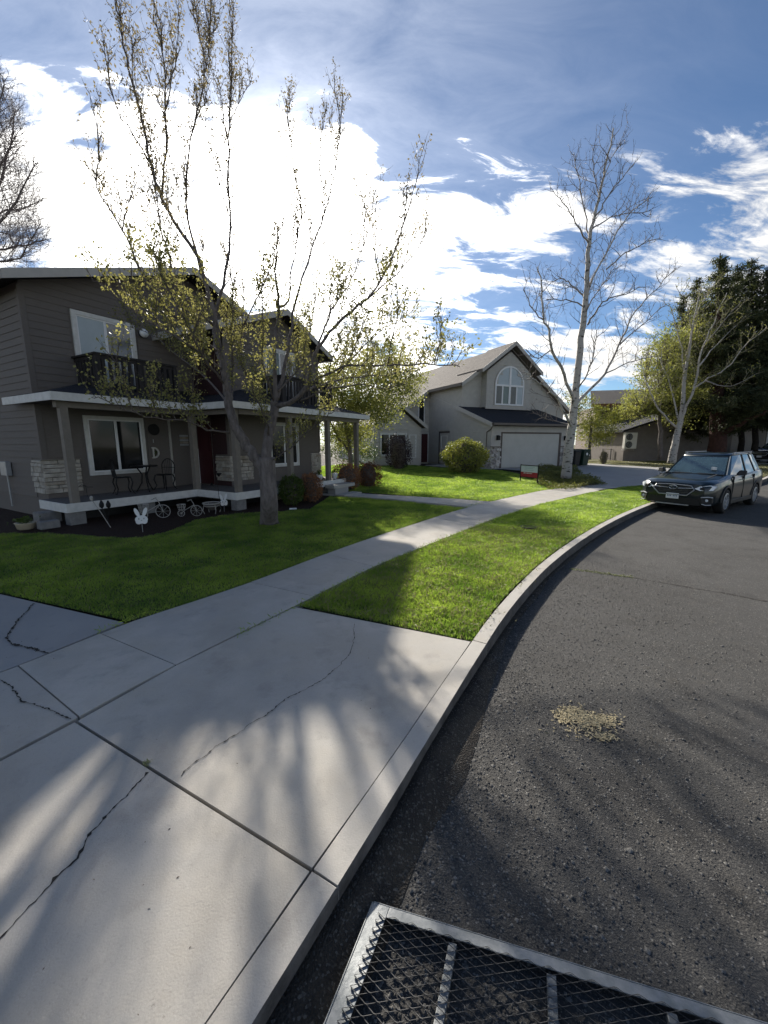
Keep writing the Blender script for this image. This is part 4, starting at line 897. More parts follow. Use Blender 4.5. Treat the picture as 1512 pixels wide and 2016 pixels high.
for a_, b_, za, zb in ((A0, G0, 1.72, 2.95), (A1, G0, 1.72, 2.95), (A0, BU, 4.2, 5.8), (17.3, 22.1, 4.25, 6.5), (21.0, 22.1, 4.25, 6.5), (13.64, 24.5, .4, 3.0), (10.2, 24.5, .4, 3.0)):
    H2.part('corner_board', MB().box(a_ - .06, a_ + .06, b_ - .035, b_ + .06, za, zb), trim_g)
H2.part('sill_band', MB().box(17.2, 21.1, 22.03, 22.1, 4.18, 4.36), trim_g)
# garage door: four panel rows, stones, lamps
gd = H2.part('garage_door', MB().box(16.55, 21.25, G0 - .02, G0 + .05, .42, 2.5), pale_door)
for k in range(4): H2.part('door_panel', MB().box(16.57, 21.23, G0 - .028, G0 - .02, .43 + .52 * k, .94 + .52 * k), pale_door, gd)
H2.part('door_frame', MB().box(16.45, 16.55, G0 - .05, G0 + .02, .4, 2.6).box(21.25, 21.40, G0 - .06, G0 + .02, .4, 2.6).box(16.55, 21.25, G0 - .052, G0 + .02, 2.5, 2.6), mat('brown_trim', (.10, .08, .07), (.12, .10, .085)))
RK = MB(); r2 = random.Random(3)
def rocks(lo, hi, z0, z1, plane, axis, out):
    for k in range(int((hi - lo) * (z1 - z0) * 75)):
        u, z = r2.uniform(lo, hi), r2.uniform(z0, z1); s = r2.uniform(.05, .10)
        c = (u, plane - .02, z) if axis == 'b' else (plane - .02, u, z)
        rg = [[(c[0] + (s * r * math.cos(t) * 1.2 if axis == 'b' else -h), c[1] + (-h if axis == 'b' else s * r * math.cos(t) * 1.2), c[2] + s * r * math.sin(t)) for t in [k * 1.047 + s * 40 for k in range(6)]] for r, h in ((1, 0), (.85, .03), (.35, .05))]
        RK.loft(rg)
rocks(A0, 16.45, .42, 1.68, G0, 'b', -1); rocks(21.42, A1, .42, 1.68, G0, 'b', -1); rocks(G0, 20.1, .42, 1.68, A0, 'a', -1)
stuff(H2.part('river_stone_veneer', RK, river, smooth=True))
H2.part('stone_ledge', MB().box(A0 - .09, 16.44, G0 - .1, G0 + .01, 1.68, 1.74), trim_t)
H2.part('stone_ledge', MB().box(21.42, A1 + .05, G0 - .1, G0 + .01, 1.68, 1.74), trim_t)
for a_ in (16.15, 21.72):
    l_ = H2.part('wall_lantern', MB().box(a_ - .06, a_ + .06, G0 - .07, G0 - .03, 2.1, 2.4), black_iron); H2.part('lantern_cage', MB().box(a_ - .08, a_ + .08, G0 - .24, G0 - .08, 2.1, 2.3).prism([(a_ - .1, G0 - .26, 2.3), (a_ + .1, G0 - .26, 2.3), (a_ + .1, G0 - .06, 2.3), (a_ - .1, G0 - .06, 2.3)], [(a_ - .03, G0 - .18, 2.4), (a_ + .03, G0 - .18, 2.4), (a_ + .03, G0 - .14, 2.4), (a_ - .03, G0 - .14, 2.4)]), black_iron, l_)
# low shed roof over the garage
q = MB(); q.prism([(A0 - .35, 19.1, 3.0), (A1 + .3, 19.1, 3.0), (A1 + .3, 19.1, 3.1), (A0 - .35, 19.1, 3.1)], [(A0 - .35, BU, 4.22), (A1 + .3, BU, 4.22), (A1 + .3, BU, 4.32), (A0 - .35, BU, 4.32)])
H2.part('garage_roof', q, shingle)
H2.part('gutter', MB().box(A0 - .3, A1 + .3, 18.98, 19.09, 2.98, 3.11), mat('brown_gutter', (.13, .11, .095), (.15, .13, .11))); mbg = MATS['brown_gutter']
H2.part('bargeboard', MB().prism([(A0 - .38, 19.1, 2.88), (A0 - .34, 19.1, 2.88), (A0 - .34, 19.1, 3.12), (A0 - .38, 19.1, 3.12)], [(A0 - .38, BU + .3, 4.2), (A0 - .34, BU + .3, 4.2), (A0 - .34, BU + .3, 4.44), (A0 - .38, BU + .3, 4.44)]), trim_g)
H2.part('downpipe', MB().tube([(A0 - .25, 19.15, 2.98), (A0 - .1, 19.5, 2.75), (A0 - .05, 19.95, 2.6), (A0 - .05, 19.95, .5)], .035, 8), trim_t)
# main roof + bay roof
def roofpair(apex, lo, hi, za, s, b0, b1, th, name):
    zl = za - s * (apex - lo); zh = za - s * (hi - apex)
    for x, z in ((lo, zl), (hi, zh)):
        H2.part(name, MB().prism([(x, b0, z), (apex, b0, za), (apex, b0, za + th), (x, b0, z + th)], [(x, b1, z), (apex, b1, za), (apex, b1, za + th), (x, b1, z + th)]), shingle2)
        sg = -1 if x < apex else 1
        H2.part('bargeboard', MB().prism([(x, b0 - .04, z - .1), (apex, b0 - .04, za - .1), (apex, b0 - .04, za + th + .01), (x, b0 - .04, z + th + .01)], [(x, b0 - .002, z - .1), (apex, b0 - .002, za - .1), (apex, b0 - .002, za + th + .01), (x, b0 - .002, z + th + .01)]), trim_g)
    return zl, zh
za = 8.30
# right plane full length; left plane to b=26.7 short, lower part only behind
H2.part('roof', MB().prism([(PK, 22.3, za), (25.4, 22.3, za - SLP * 6.1), (25.4, 22.3, za - SLP * 6.1 + .16), (PK, 22.3, za + .16)], [(PK, 40.3, za), (25.4, 40.3, za - SLP * 6.1), (25.4, 40.3, za - SLP * 6.1 + .16), (PK, 40.3, za + .16)]), shingle2)
H2.part('roof', MB().prism([(15.45, 22.3, za - SLP * 3.85), (PK - .001, 22.3, za), (PK - .001, 22.3, za + .16), (15.45, 22.3, za - SLP * 3.85 + .16)], [(15.45, 40.3, za - SLP * 3.85), (PK - .001, 40.3, za), (PK - .001, 40.3, za + .16), (15.45, 40.3, za - SLP * 3.85 + .16)]), shingle2)
H2.part('roof', MB().prism([(12.0, 26.55, za - SLP * 7.3), (15.448, 26.55, za - SLP * 3.852), (15.448, 26.55, za - SLP * 3.852 + .16), (12.0, 26.55, za - SLP * 7.3 + .16)], [(12.0, 40.3, za - SLP * 7.3), (15.448, 40.3, za - SLP * 3.852), (15.448, 40.3, za - SLP * 3.852 + .16), (12.0, 40.3, za - SLP * 7.3 + .16)]), shingle2)
for x0, x1, bb in ((15.45, PK, 22.3), (25.4, PK, 22.3), (12.0, 15.45, 26.55)):
    z0_, z1_ = za - SLP * abs(PK - x0), za - SLP * abs(PK - x1)
    H2.part('bargeboard', MB().prism([(x0, bb - .04, z0_ - .1), (x1, bb - .04, z1_ - .1), (x1, bb - .04, z1_ + .17), (x0, bb - .04, z0_ + .17)], [(x0, bb - .002, z0_ - .1), (x1, bb - .002, z1_ - .1), (x1, bb - .002, z1_ + .17), (x0, bb - .002, z0_ + .17)]), trim_g)
H2.part('eave_gutter', MB().box(15.33, 15.44, 22.3, 26.55, za - SLP * 3.85 - .06, za - SLP * 3.85 + .12), mbg)
zl, zh = roofpair(19.15, 16.55, 21.65, 8.36, .72, 21.65, 24.5, .15, 'bay_roof')
roofpair(11.92, 9.9, 13.98, 4.42, .72, 24.1, BE, .14, 'entry_roof')
# arched window in the bay
bp = 22.1; c_a, hw = 19.17, 1.24; sp = 5.78; zb_ = 4.45
def arch(r_): return [(c_a + r_ * math.cos(t) * 1.0, sp + r_ * math.sin(t)) for t in [math.pi * k / 20 for k in range(21)]]
oa, ia = arch(hw), arch(hw - .10); q = MB()
for k in range(20): q.prism([(oa[k][0], bp - .07, oa[k][1]), (oa[k + 1][0], bp - .07, oa[k + 1][1]), (ia[k + 1][0], bp - .07, ia[k + 1][1]), (ia[k][0], bp - .07, ia[k][1])], [(oa[k][0], bp, oa[k][1]), (oa[k + 1][0], bp, oa[k + 1][1]), (ia[k + 1][0], bp, ia[k + 1][1]), (ia[k][0], bp, ia[k][1])])
q.box(c_a - hw, c_a - hw + .1, bp - .07, bp, zb_, sp).box(c_a + hw - .1, c_a + hw, bp - .07, bp, zb_, sp).box(c_a - hw + .1, c_a + hw - .1, bp - .072, bp, zb_, zb_ + .1).box(c_a - .08, c_a + .08, bp - .074, bp, zb_ + .1, sp + hw - .1).box(c_a - hw + .1, c_a - .08, bp - .073, bp, sp - .1, sp + .02).box(c_a + .08, c_a + hw - .1, bp - .073, bp, sp - .1, sp + .02)
aw = H2.part('arched_window', q, vinyl)
H2.part('arch_trim', MB().tube([(x, bp - .06, z) for x, z in [(c_a + hw + .02, zb_)] + arch(hw + .03) + [(c_a - hw - .02, zb_)]], .035, 6), trim_g, aw)
for s_ in (-1, 1):
    x0, x1 = sorted((c_a + s_ * .08, c_a + s_ * (hw - .1))); xm = (x0 + x1) / 2
    pts = [(c_a + s_ * .08, sp + .02)] + [(c_a + s_ * (hw - .1) * math.cos(t), sp + .02 + (hw - .12) * math.sin(t)) for t in [1.49 * k / 10 for k in range(11)]] + [(c_a + s_ * .08, sp + hw - .11)]
    if s_ < 0: pts = pts[::-1]
    H2.part('fan_pane', MB().prism([(x, bp - .02, z) for x, z in pts], [(x, bp - .01, z) for x, z in pts]), curtain, aw)
    H2.part('sash', MB().box(xm - .05, xm + .05, bp - .06, bp, zb_ + .1, sp - .1), vinyl, aw)
    H2.part('pane', MB().box(x0, xm - .05, bp - .03, bp - .02, zb_ + .1, sp - .1), mat('grey_blind', (.09, .095, .09), (.17, .175, .165), 40, .3, stretch=(1, 1, .05)), aw); H2.part('pane', MB().box(xm + .05, x1, bp - .03, bp - .02, zb_ + .1, sp - .1), curtain_g if s_ < 0 else curtain, aw)
# entry: red door, side door, arched slot window, entry window
H2.part('front_door', MB().box(15.12, 15.68, BE - .05, BE, .45, 2.6), red_paint); H2.part('door_frame', MB().box(15.68, 15.75, BE - .06, BE, .45, 2.7).box(15.05, 15.12, BE - .06, BE, .45, 2.7), trim_w)
H2.part('door_frame', MB().box(A0 - .05, A0, 25.32, 25.45, .42, 2.75).box(A0 - .05, A0, 24.05, 25.32, 2.62, 2.75), MATS['brown_trim'])
H2.part('side_door', MB().box(A0 - .04, A0 + .01, 24.12, 25.30, .45, 2.6), siding2); window(H2, 24.3, 25.15, 1.5, 2.45, A0 - .01, axis='a', fr=.05)
q = MB(); pts = [(14.82, 3.4), (15.38, 3.4), (15.38, 4.9), (15.28, 5.2), (15.1, 5.32), (14.92, 5.2), (14.82, 4.9)]
sl_ = H2.part('slot_window', MB().prism([(x, BE - .05, z) for x, z in pts], [(x, BE, z) for x, z in pts]), vinyl)
pts = [(15.1 + (x - 15.1) * .72, 4.35 + (z - 4.35) * .93) for x, z in pts]; H2.part('pane', MB().prism([(x, BE - .06, z) for x, z in pts], [(x, BE - .052, z) for x, z in pts]), glass, sl_)
window(H2, 10.6, 12.6, 1.05, 2.6, 24.5, mull=(.33, .67), fr=.09)
window(H2, 12.75, 13.35, .9, 2.5, 24.5, fr=.07)
# ------------------------------------------------------------------ houses behind
def V2(F, x0, x1, z0): pass
def place(x, y, Y): return at_y(x, y, Y)
p = place(1166, 890, 40); rB = thing('brown_house', 'tall brown house with dark roof behind the green tree and pale house', 'house', (p.x, p.y, .45), R(-14))
MB().box(0, 9.5, 0, 8, 0, 5.0).build('wall', siding3, rB)
q = MB(); q.prism([(-.6, -.6, 5.0), (10.2, -.6, 5.0), (9.2, 3.8, 6.75), (.2, 3.8, 6.75)], [(-.6, -.55, 5.16), (10.2, -.55, 5.16), (9.2, 3.85, 6.9), (.2, 3.85, 6.9)]); q.build('roof', shingle2, rB)
MB().box(-.6, 10.2, -.7, -.61, 4.88, 5.16).build('fascia', mat('rust_trim', (.20, .08, .05), (.24, .10, .06)), rB)
MB().prism([(2.4, -.02, 0), (3.2, -.02, 0), (3.2, -.02, 2.0), (2.4, -.02, 2.0)], [(2.4, 0, 0), (3.2, 0, 0), (3.2, 0, 2.0), (2.4, 0, 2.0)]).build('door', black_pl, rB)
p = place(1228, 880, 33.5); rC = thing('low_brown_house', 'low grey brown house with a double fan unit on its gable wall', 'house', (p.x, p.y, .42), R(2))
LW = 9.2
q = MB().prism([(0, 0, 0), (LW, 0, 0), (LW, 0, 2.6), (LW / 2, 0, 4.0), (0, 0, 2.5)], [(0, 6, 0), (LW, 6, 0), (LW, 6, 2.6), (LW / 2, 6, 4.0), (0, 6, 2.5)]); q.build('wall', siding3b, rC)
bs = MB(); z = .05
while z < 3.7:
    lo = 0 if z < 2.5 else (z - 2.5) * LW / 2 / 1.5; hi = LW - (0 if z < 2.6 else (z - 2.6) * LW / 2 / 1.4)
    bs.prism([(lo, 0, z), (hi, 0, z), (hi, -.02, z), (lo, -.02, z)], [(lo, 0, z + .2), (hi, 0, z + .2), (hi, -.006, z + .2), (lo, -.006, z + .2)]); z += .2
stuff(bs.build('siding', siding3b, rC))
q = MB()
for x, z in ((-.5, 2.35), (LW + .5, 2.4)): q.prism([(x, -.5, z), (LW / 2, -.5, 4.02), (LW / 2, -.5, 4.18), (x, -.5, z + .16)], [(x, 6.4, z), (LW / 2, 6.4, 4.02), (LW / 2, 6.4, 4.18), (x, 6.4, z + .16)])
q.build('roof', shingle, rC)
ac = thing('outdoor_fan_unit', 'cream outdoor heat pump with two stacked round fans on the brown wall', 'heat pump', place(1236, 883, 33.1), R(2))
ac.location.z = 1.45
MB().box(-.5, .5, -.32, 0, 0, 1.3).build('case', ac_white, ac, bevel=.02)
for zz in (.33, .95):
    f_ = MB().lathe([(.26, -.33), (.27, -.345), (.24, -.345), (.0, -.335)], (-.17, 0, zz), 22, 'y').build('fan_grille', black_pl, ac)
    q = MB(); 
    for rr in (.08, .15, .21): rings(q, (-.17, -.35, zz), rr, .008, 'x', 18)
    q.build('guard', silver, f_)
MB().tube([(-.35, .3, -.1), (-.35, -.3, -.1)], .02, 5).tube([(.35, .3, -.1), (.35, -.3, -.1)], .02, 5).tube([(-.35, -.3, -.1), (-.35, -.3, 0)], .02, 5).build('bracket', silver, ac)
p = place(1392, 890, 36.5); rD = thing('beige_garage_house', 'beige house with pale garage door behind the red pine trunk', 'house', (p.x, p.y, .42), R(-20))
MB().box(0, 14, 0, 6, 0, 3.0).build('wall', mat('warm_beige', (.22, .20, .17), (.25, .23, .20), 3), rD)
MB().box(.5, 3.4, -.05, -.001, 0, 2.5).build('garage_door', mat('tan_door', (.30, .26, .22), (.33, .29, .25)), rD); MB().box(3.4, 3.95, -.07, -.002, 0, 2.6).build('door_frame', trim_t, rD)
MB().box(4.1, 4.5, -.08, -.003, 0, 2.8).build('corner_board', trim_w, rD)
d_ = MB().box(4.9, 5.9, -.06, -.002, 0, 2.3).build('front_door', siding3b, rD); q = MB(); rings(q, (5.4, -.1, 1.75), .2, .06, 'x'); q.build('wreath', leaf_dg, d_); MB().box(5.25, 5.55, -.075, -.06, 1.0, 1.4).build('panel', vinyl, d_)
for k in range(3): MB().box(7 + k * .9, 7.3 + k * .9, -.09, -.003, 0, 2.8).build('column', trim_w, rD)
MB().box(-.4, 14.4, -.9, -.85, 2.95, 3.12).build('fascia', trim_w, rD); MB().prism([(-.4, -.84, 3.0), (14.4, -.84, 3.0), (13.6, 3, 4.4), (.4, 3, 4.4)], [(-.4, -.84, 3.12), (14.4, -.84, 3.12), (13.6, 3, 4.55), (.4, 3, 4.55)]).build('roof', shingle2, rD)
# thin dark fence before the low house
a_, b_ = at_z(1185, 906, .42), at_z(1330, 906, .42); fr_ = thing('wire_fence', 'thin dark metal fence on the dry grass before the low brown house', 'fence', a_)
a2 = Vector((0, 0, 0)); b2 = b_ - a_; n = 9
for k in range(n + 1):
    q = a2.lerp(b2, k / n); MB().box(q.x - .025, q.x + .025, q.y - .025, q.y + .025, 0, 1.0).build('post', black_iron, fr_)
MB().tube([(0, 0, .95), (b2.x, b2.y, .95)], .014, 4).tube([(0, 0, .15), (b2.x, b2.y, .15)], .012, 4).build('rail', black_iron, fr_)
q = MB(); m_n = int(b2.length / .13)
for k in range(m_n): u = a2.lerp(b2, k / m_n); q.box(u.x - .005, u.x + .005, u.y - .005, u.y + .005, .1, .95)
stuff(q.build('pickets', black_iron, fr_))
# trash cart
p = F2(22.75, 18.9, .42); tcart = thing('wheeled_bin', 'dark green wheeled bin with round pale sticker beside the garage', 'bin', p, RZ2 + .1)
MB().prism([(-.27, -.30, .06), (.27, -.30, .06), (.27, .28, .06), (-.27, .28, .06)], [(-.34, -.40, 1.0), (.34, -.40, 1.0), (.34, .36, 1.0), (-.34, .36, 1.0)]).build('body', green_pl, tcart, bevel=.02)
MB().prism([(-.37, -.44, 1.0), (.37, -.44, 1.0), (.37, .40, 1.0), (-.37, .40, 1.0)], [(-.33, -.38, 1.09), (.33, -.38, 1.09), (.33, .40, 1.12), (-.33, .40, 1.12)]).build('lid', green_pl, tcart, bevel=.015)
MB().tube([(-.28, .46, 1.02), (.28, .46, 1.02)], .018, 8).build('handle', black_pl, tcart)
for sx in (-1, 1): MB().lathe([(.0, -.03), (.12, -.03), (.13, 0), (.12, .03), (0, .03)], (sx * .3, .28, .13), 16, 'x').build('wheel', tyre_m, tcart)
MB().lathe([(.0, -.40), (.085, -.405), (.085, -.385), (0, -.385)], (-.02, -.005, .8), 16, 'y').build('sticker', vinyl, tcart)
MB().lathe([(.0, -.40), (.05, -.405), (.05, -.385), (0, -.385)], (.27, .005, .72), 12, 'y').build('sticker', silver, tcart)
c2 = thing('wheeled_bin', 'black wheeled bin half hidden between garage stone and aspen trunk', 'bin', F2(22.05, 18.85, .42), RZ2)
MB().prism([(-.22, -.25, .06), (.2, -.25, .06), (.2, .22, .06), (-.22, .22, .06)], [(-.27, -.3, .95), (.25, -.3, .95), (.25, .28, .95), (-.27, .28, .95)]).build('body', black_pl, c2, bevel=.02)
MB().prism([(-.29, -.34, .95), (.27, -.34, .95), (.27, .32, .95), (-.29, .32, .95)], [(-.25, -.3, 1.03), (.23, -.3, 1.03), (.23, .32, 1.05), (-.25, .32, 1.05)]).build('lid', black_pl, c2)
# yard sign
a_, b_ = at_z(1024, 948, .22), at_z(1058, 952, .22); dv = (b_ - a_); dv.z = 0
sg = thing('yard_sign', 'low metal framed yard sign, white above and red below, on the bright lawn', 'yard sign', (a_ + b_) / 2, math.atan2(dv.y, dv.x))
wd = dv.length / 2; ht = 34 / 780 * a_.y
for sx in (-1, 1):
    MB().box(sx * wd - .018, sx * wd + .018, -.018, .018, -.1, ht).build('leg', black_iron, sg)
MB().box(-wd + .02, wd - .02, -.016, .016, ht - .05, ht - .015).box(-wd + .02, wd - .02, -.016, .016, ht * .27, ht * .27 + .03).build('frame', black_iron, sg)
pn = MB().box(-wd + .02, wd - .02, -.01, .01, ht * .58, ht - .05).build('upper_panel', sign_white, sg); MB().box(-wd + .02, wd - .02, -.012, .012, ht * .30, ht * .58).build('lower_panel', sign_red, sg)
for k, (x0, x1) in enumerate(((-.62, -.42), (-.38, -.3), (-.26, -.02), (.04, .22), (.26, .34))): MB().box(x0 * wd, x1 * wd, -.015, -.012, ht * .50, ht * .545).build('lettering', sign_white, sg)
for k, (x0, x1, zz) in enumerate(((-.6, .6, .86), (-.5, .45, .78), (-.55, .5, .68))): MB().box(x0 * wd, x1 * wd, -.0125, -.010, ht * zz, ht * (zz + .03)).build('lettering', mat('pale_teal_print', (.33, .42, .44), (.36, .45, .47)), sg)
# ------------------------------------------------------------------ trees
def cat_smooth(P, n=4):
    P = [Vector(p) for p in P]; out = []
    for i in range(len(P) - 1):
        p0, p1, p2, p3 = P[max(i - 1, 0)], P[i], P[i + 1], P[min(i + 2, len(P) - 1)]
        for k in range(n):
            t = k / n; out.append(.5 * ((2 * p1) + (p2 - p0) * t + (2 * p0 - 5 * p1 + 4 * p2 - p3) * t * t + (3 * p1 - p0 - 3 * p2 + p3) * t ** 3))
    out.append(P[-1]); return out
def limb_pts(pix, Y, wob=.02):
    """pixel path with metres of depth offset -> world path"""
    out = []
    for q in pix:
        o = q[2] if len(q) > 2 else 0.0; out.append(at_y(q[0], q[1], Y + o))
    out = cat_smooth(out)
    for p in out[2:-1]: p += Vector((random.gauss(0, wob), random.gauss(0, wob * 1.5), random.gauss(0, wob)))
    return out
def taper(n, r0, r1, e=1.0): return [r0 + (r1 - r0) * (k / (n - 1)) ** e for k in range(n)]
def grow(path, spacing, length, rad, up=.5, spread=.8, start=.1, depth=1, segs=5, out=None, ends=None, lenvar=.5, fall=.5, tropic=.18):
    """side shoots along a path; returns lists of (points, radii)"""
    out = [] if out is None else out; L_ = [0]
    for a, b in zip(path, path[1:]): L_.append(L_[-1] + (b - a).length)
    T = L_[-1]; s = T * start + random.random() * spacing; i = 0; side = random.random() * 6.28
    while s < T:
        while i < len(L_) - 2 and L_[i + 1] < s: i += 1
        t = (s - L_[i]) / max(1e-6, L_[i + 1] - L_[i]); p = path[i].lerp(path[i + 1], t); d = (path[i + 1] - path[i]).normalized()
        side += 2.4 + random.gauss(0, .4); n1 = d.orthogonal().normalized(); n2 = d.cross(n1); lat = n1 * math.cos(side) + n2 * math.sin(side)
        v = (d * .6 + lat * spread + Vector((0, 0, up))).normalized()
        l = length * (1 - fall * s / T) * random.uniform(1 - lenvar, 1 + lenvar * .6); pts = [p.copy()]; q = p.copy(); sl = l / segs
        for k in range(segs):
            v = (v + Vector((random.gauss(0, .16), random.gauss(0, .16), random.gauss(0, .1) + tropic))).normalized(); q = q + v * sl; pts.append(q.copy())
        r_ = rad * (.6 + .6 * random.random()); out.append((pts, [r_ * (1 - .8 * k / segs) for k in range(segs + 1)], depth))
        s += spacing * random.uniform(.5, 1.5)
    return out
def build_tubes(name, items, m, parent, n=3, label=None):
    mb = MB()
    for pts, rad, *_ in items: mb.tube(pts, rad, n, cap=False)
    o = mb.build(name, m, parent, smooth=True); return stuff(o, label)
def local(o_list, root):
    pass
def tree_root(name, label, base, cat='tree', group=None):
    return thing(name, label, cat, base, 0, group)
def reparent(objs, root):
    for o in objs:
        o.parent = root; o.matrix_parent_inverse = Matrix.Translation(-root.location)
def bake_rel(o, root):
    """mesh made in world space -> coordinates relative to the tree's base"""
    o.data.transform(Matrix.Translation(-root.location)); o.parent = root; return o

# --- the spring tree in front of the near house
TY = 8.56
tb = at_z(530, 1032, .13); T1 = tree_root('young_leafing_tree', 'large many limbed tree with small new yellow green leaves on the near front lawn', (tb.x, tb.y, .13))
trunk_p = [Vector((tb.x, tb.y, .08)), Vector((tb.x, tb.y, .22))] + [at_y(x, y, TY) for x, y in ((530, 990), (528, 955), (526, 925), (525, 900))]
trunk_p = cat_smooth(trunk_p, 3)
mb = MB().tube(trunk_p, [.27, .25, .225, .205, .195, .19, .185, .18, .177, .175, .175, .175, .175, .175, .178, .165][:len(trunk_p)], 14)
tr = bake_rel(mb.build('trunk', bark, None, smooth=True), T1)
LM = [  # (pixel path with depth offsets, start radius, end radius)
 ([(523, 925, 0), (505, 905, -.02), (488, 880, -.05), (473, 858, -.1), (460, 832, -.12), (452, 800, -.15), (446, 770, -.15)], .135, .10),
 ([(525, 915, 0), (526, 880, .05), (530, 850, .1), (538, 815, .15), (543, 790, .2)], .13, .115),
 ([(446, 775, -.15), (440, 720, -.3), (428, 650, -.4), (420, 610, -.4), (405, 560, -.45), (390, 505, -.5), (350, 450, -.5), (320, 390, -.5), (295, 320, -.5), (280, 240, -.5), (258, 150, -.5), (240, 75, -.5), (228, 8, -.5)], .085, .012),
 ([(318, 388, -.5), (327, 300, -.3), (327, 200, -.2), (320, 100, -.1), (302, 30, 0)], .03, .007),
 ([(300, 330, -.5), (262, 262, -.8), (225, 205, -1.0), (203, 80, -1.1)], .022, .006),
 ([(327, 215, -.2), (345, 130, -.4), (355, 35, -.5)], .018, .005),
 ([(397, 540, -.45), (380, 470, -.1), (366, 400, .1), (372, 300, .2), (395, 200, .3), (407, 125, .3), (416, 20, .3)], .04, .008),
 ([(407, 135, .3), (392, 70, .4), (375, 0, .5)], .014, .005),
 ([(442, 740, -.2), (425, 680, .3), (424, 625, .5), (444, 540, .6), (453, 450, .7), (449, 325, .8), (452, 225, .9), (457, 150, 1.0), (459, 10, 1.0)], .07, .008),
 ([(449, 420, .7), (430, 350, .4), (413, 290, .2), (405, 200, 0), (425, 30, -.2)], .02, .005),
 ([(452, 240, .9), (475, 190, 1.1), (495, 160, 1.2)], .012, .004),
 ([(420, 640, -.3), (350, 570, -.9), (331, 515, -1.1), (310, 400, -1.2), (300, 330, -1.3)], .035, .007),
 ([(425, 690, -.3), (330, 610, -1.3), (275, 530, -1.5), (240, 450, -1.6), (190, 370, -1.7), (200, 310, -1.7)], .04, .007),
 ([(240, 455, -1.6), (255, 400, -1.4), (262, 350, -1.3)], .014, .004),
 ([(440, 730, -.2), (390, 690, -1.0), (340, 660, -1.6), (270, 620, -2.0), (215, 575, -2.2), (180, 545, -2.3)], .035, .006),
 ([(455, 800, -.15), (400, 740, .6), (350, 700, 1.2), (300, 660, 1.6), (240, 640, 1.9)], .035, .006),
 ([(452, 852, -.1), (406, 845, -.6), (380, 832, -.9), (344, 828, -1.3), (265, 816, -2.0), (212, 790, -2.4), (180, 782, -2.6)], .03, .006),
 ([(454, 795, -.15), (457, 740, .5), (456, 650, .8), (458, 560, .9), (440, 480, .9)], .03, .010),
 ([(541, 795, .2), (520, 730, -.5), (517, 650, -.7), (518, 560, -.7), (523, 500, -.7)], .028, .007),
 ([(543, 790, .2), (540, 720, .2), (542, 665, .3), (549, 605, .4), (544, 560, .4), (543, 510, .5), (548, 450, .6)], .07, .012),
 ([(549, 605, .4), (568, 592, .6), (572, 540, .7), (585, 470, .8), (592, 400, .9), (575, 300, 1.0), (563, 200, 1.0)], .035, .006),
 ([(545, 785, .2), (560, 725, .6), (574, 650, .9), (580, 600, 1.0), (615, 490, 1.2), (645, 400, 1.4), (665, 300, 1.5), (675, 185, 1.5)], .065, .007),
 ([(640, 420, 1.4), (628, 330, 1.2), (640, 215, 1.1)], .015, .004),
 ([(480, 640, -.2), (520, 560, -.4), (545, 480, -.6), (560, 430, -.7)], .02, .006),
 ([(545, 800, .2), (575, 790, -.2), (603, 760, -.4), (618, 708, -.5), (629, 680, -.6), (658, 645, -.7), (700, 605, -.8), (724, 588, -.8), (758, 540, -.9), (790, 450, -1.0), (800, 380, -1.0)], .075, .009),
 ([(622, 700, -.5), (640, 640, 0), (665, 590, .4), (692, 550, .7), (720, 470, 1.0), (740, 370, 1.2)], .035, .006),
 ([(608, 755, -.4), (634, 742, -.8), (676, 724, -1.2), (730, 718, -1.5), (780, 719, -1.8), (850, 716, -2.1), (905, 722, -2.3)], .04, .008),
 ([(600, 770, -.3), (650, 752, .2), (700, 743, .6), (760, 738, .9), (820, 728, 1.2), (870, 705, 1.4)], .035, .006),
 ([(590, 790, -.2), (640, 770, -.9), (697, 758, -1.3), (750, 764, -1.6), (800, 757, -1.8)], .028, .005),
 ([(665, 735, -1.2), (700, 700, -1.3), (740, 660, -1.3), (770, 640, -1.2), (815, 610, -1.2)], .018, .005),
 ([(724, 588, -.8), (780, 540, -.3), (830, 480, 0), (838, 430, .1)], .02, .005),
 ([(526, 905, 0), (541, 903, -.1), (581, 874, -.4), (631, 829, -.8), (658, 810, -1.0)], .022, .008),
 ([(529, 860, .1), (520, 820, -.5), (506, 790, -.8), (490, 770, -1.1)], .026, .009),
 ([(541, 800, .2), (500, 760, .8), (470, 700, 1.2), (480, 620, 1.4), (478, 540, 1.4)], .028, .007),
 ([(548, 770, .2), (590, 720, 1.3), (610, 650, 2.0), (620, 580, 2.3)], .03, .007),
 ([(444, 760, -.15), (400, 700, -1.1), (370, 640, -1.6), (330, 570, -1.9), (305, 500, -2.0)], .03, .006),
]
T1P = []; sec2 = []; twigs = []; leafP = []; budP = []
for pix, r0, r1 in LM:
    P = limb_pts(pix, TY, .012); rr = taper(len(P), r0 * (.85 if r0 < .1 else 1), r1 * .8, .6)
    T1P.append((P, rr)); bake_rel(MB().tube(P, rr, 8 if r0 > .05 else 6).build('limb', bark if r0 > .032 else bark_d, None, smooth=True), T1)
    if r0 > .12: continue
    st_ = .45 if r0 > .06 else (.25 if r0 > .03 else .12)
    sec = grow(P, .70, 1.4, .013, up=1.5, spread=.45, start=.2, segs=7, tropic=.2, fall=.5) if r0 > .028 else []
    sec2 += sec
    for sp_, sr_, _ in sec: twigs += grow(sp_, .13, .55, .0070, up=.7, spread=.6, start=.15, segs=4, tropic=.15, fall=.3)
    twigs += grow(P, .10, .80, .0078, up=.9, spread=.5, start=st_, segs=5, tropic=.2, fall=.48)
sub = []
for pts, rad, _ in list(twigs): sub += grow([Vector(p) for p in pts], .14, .30, .0048, up=.3, spread=.8, start=.15, segs=3, depth=2, fall=.4)
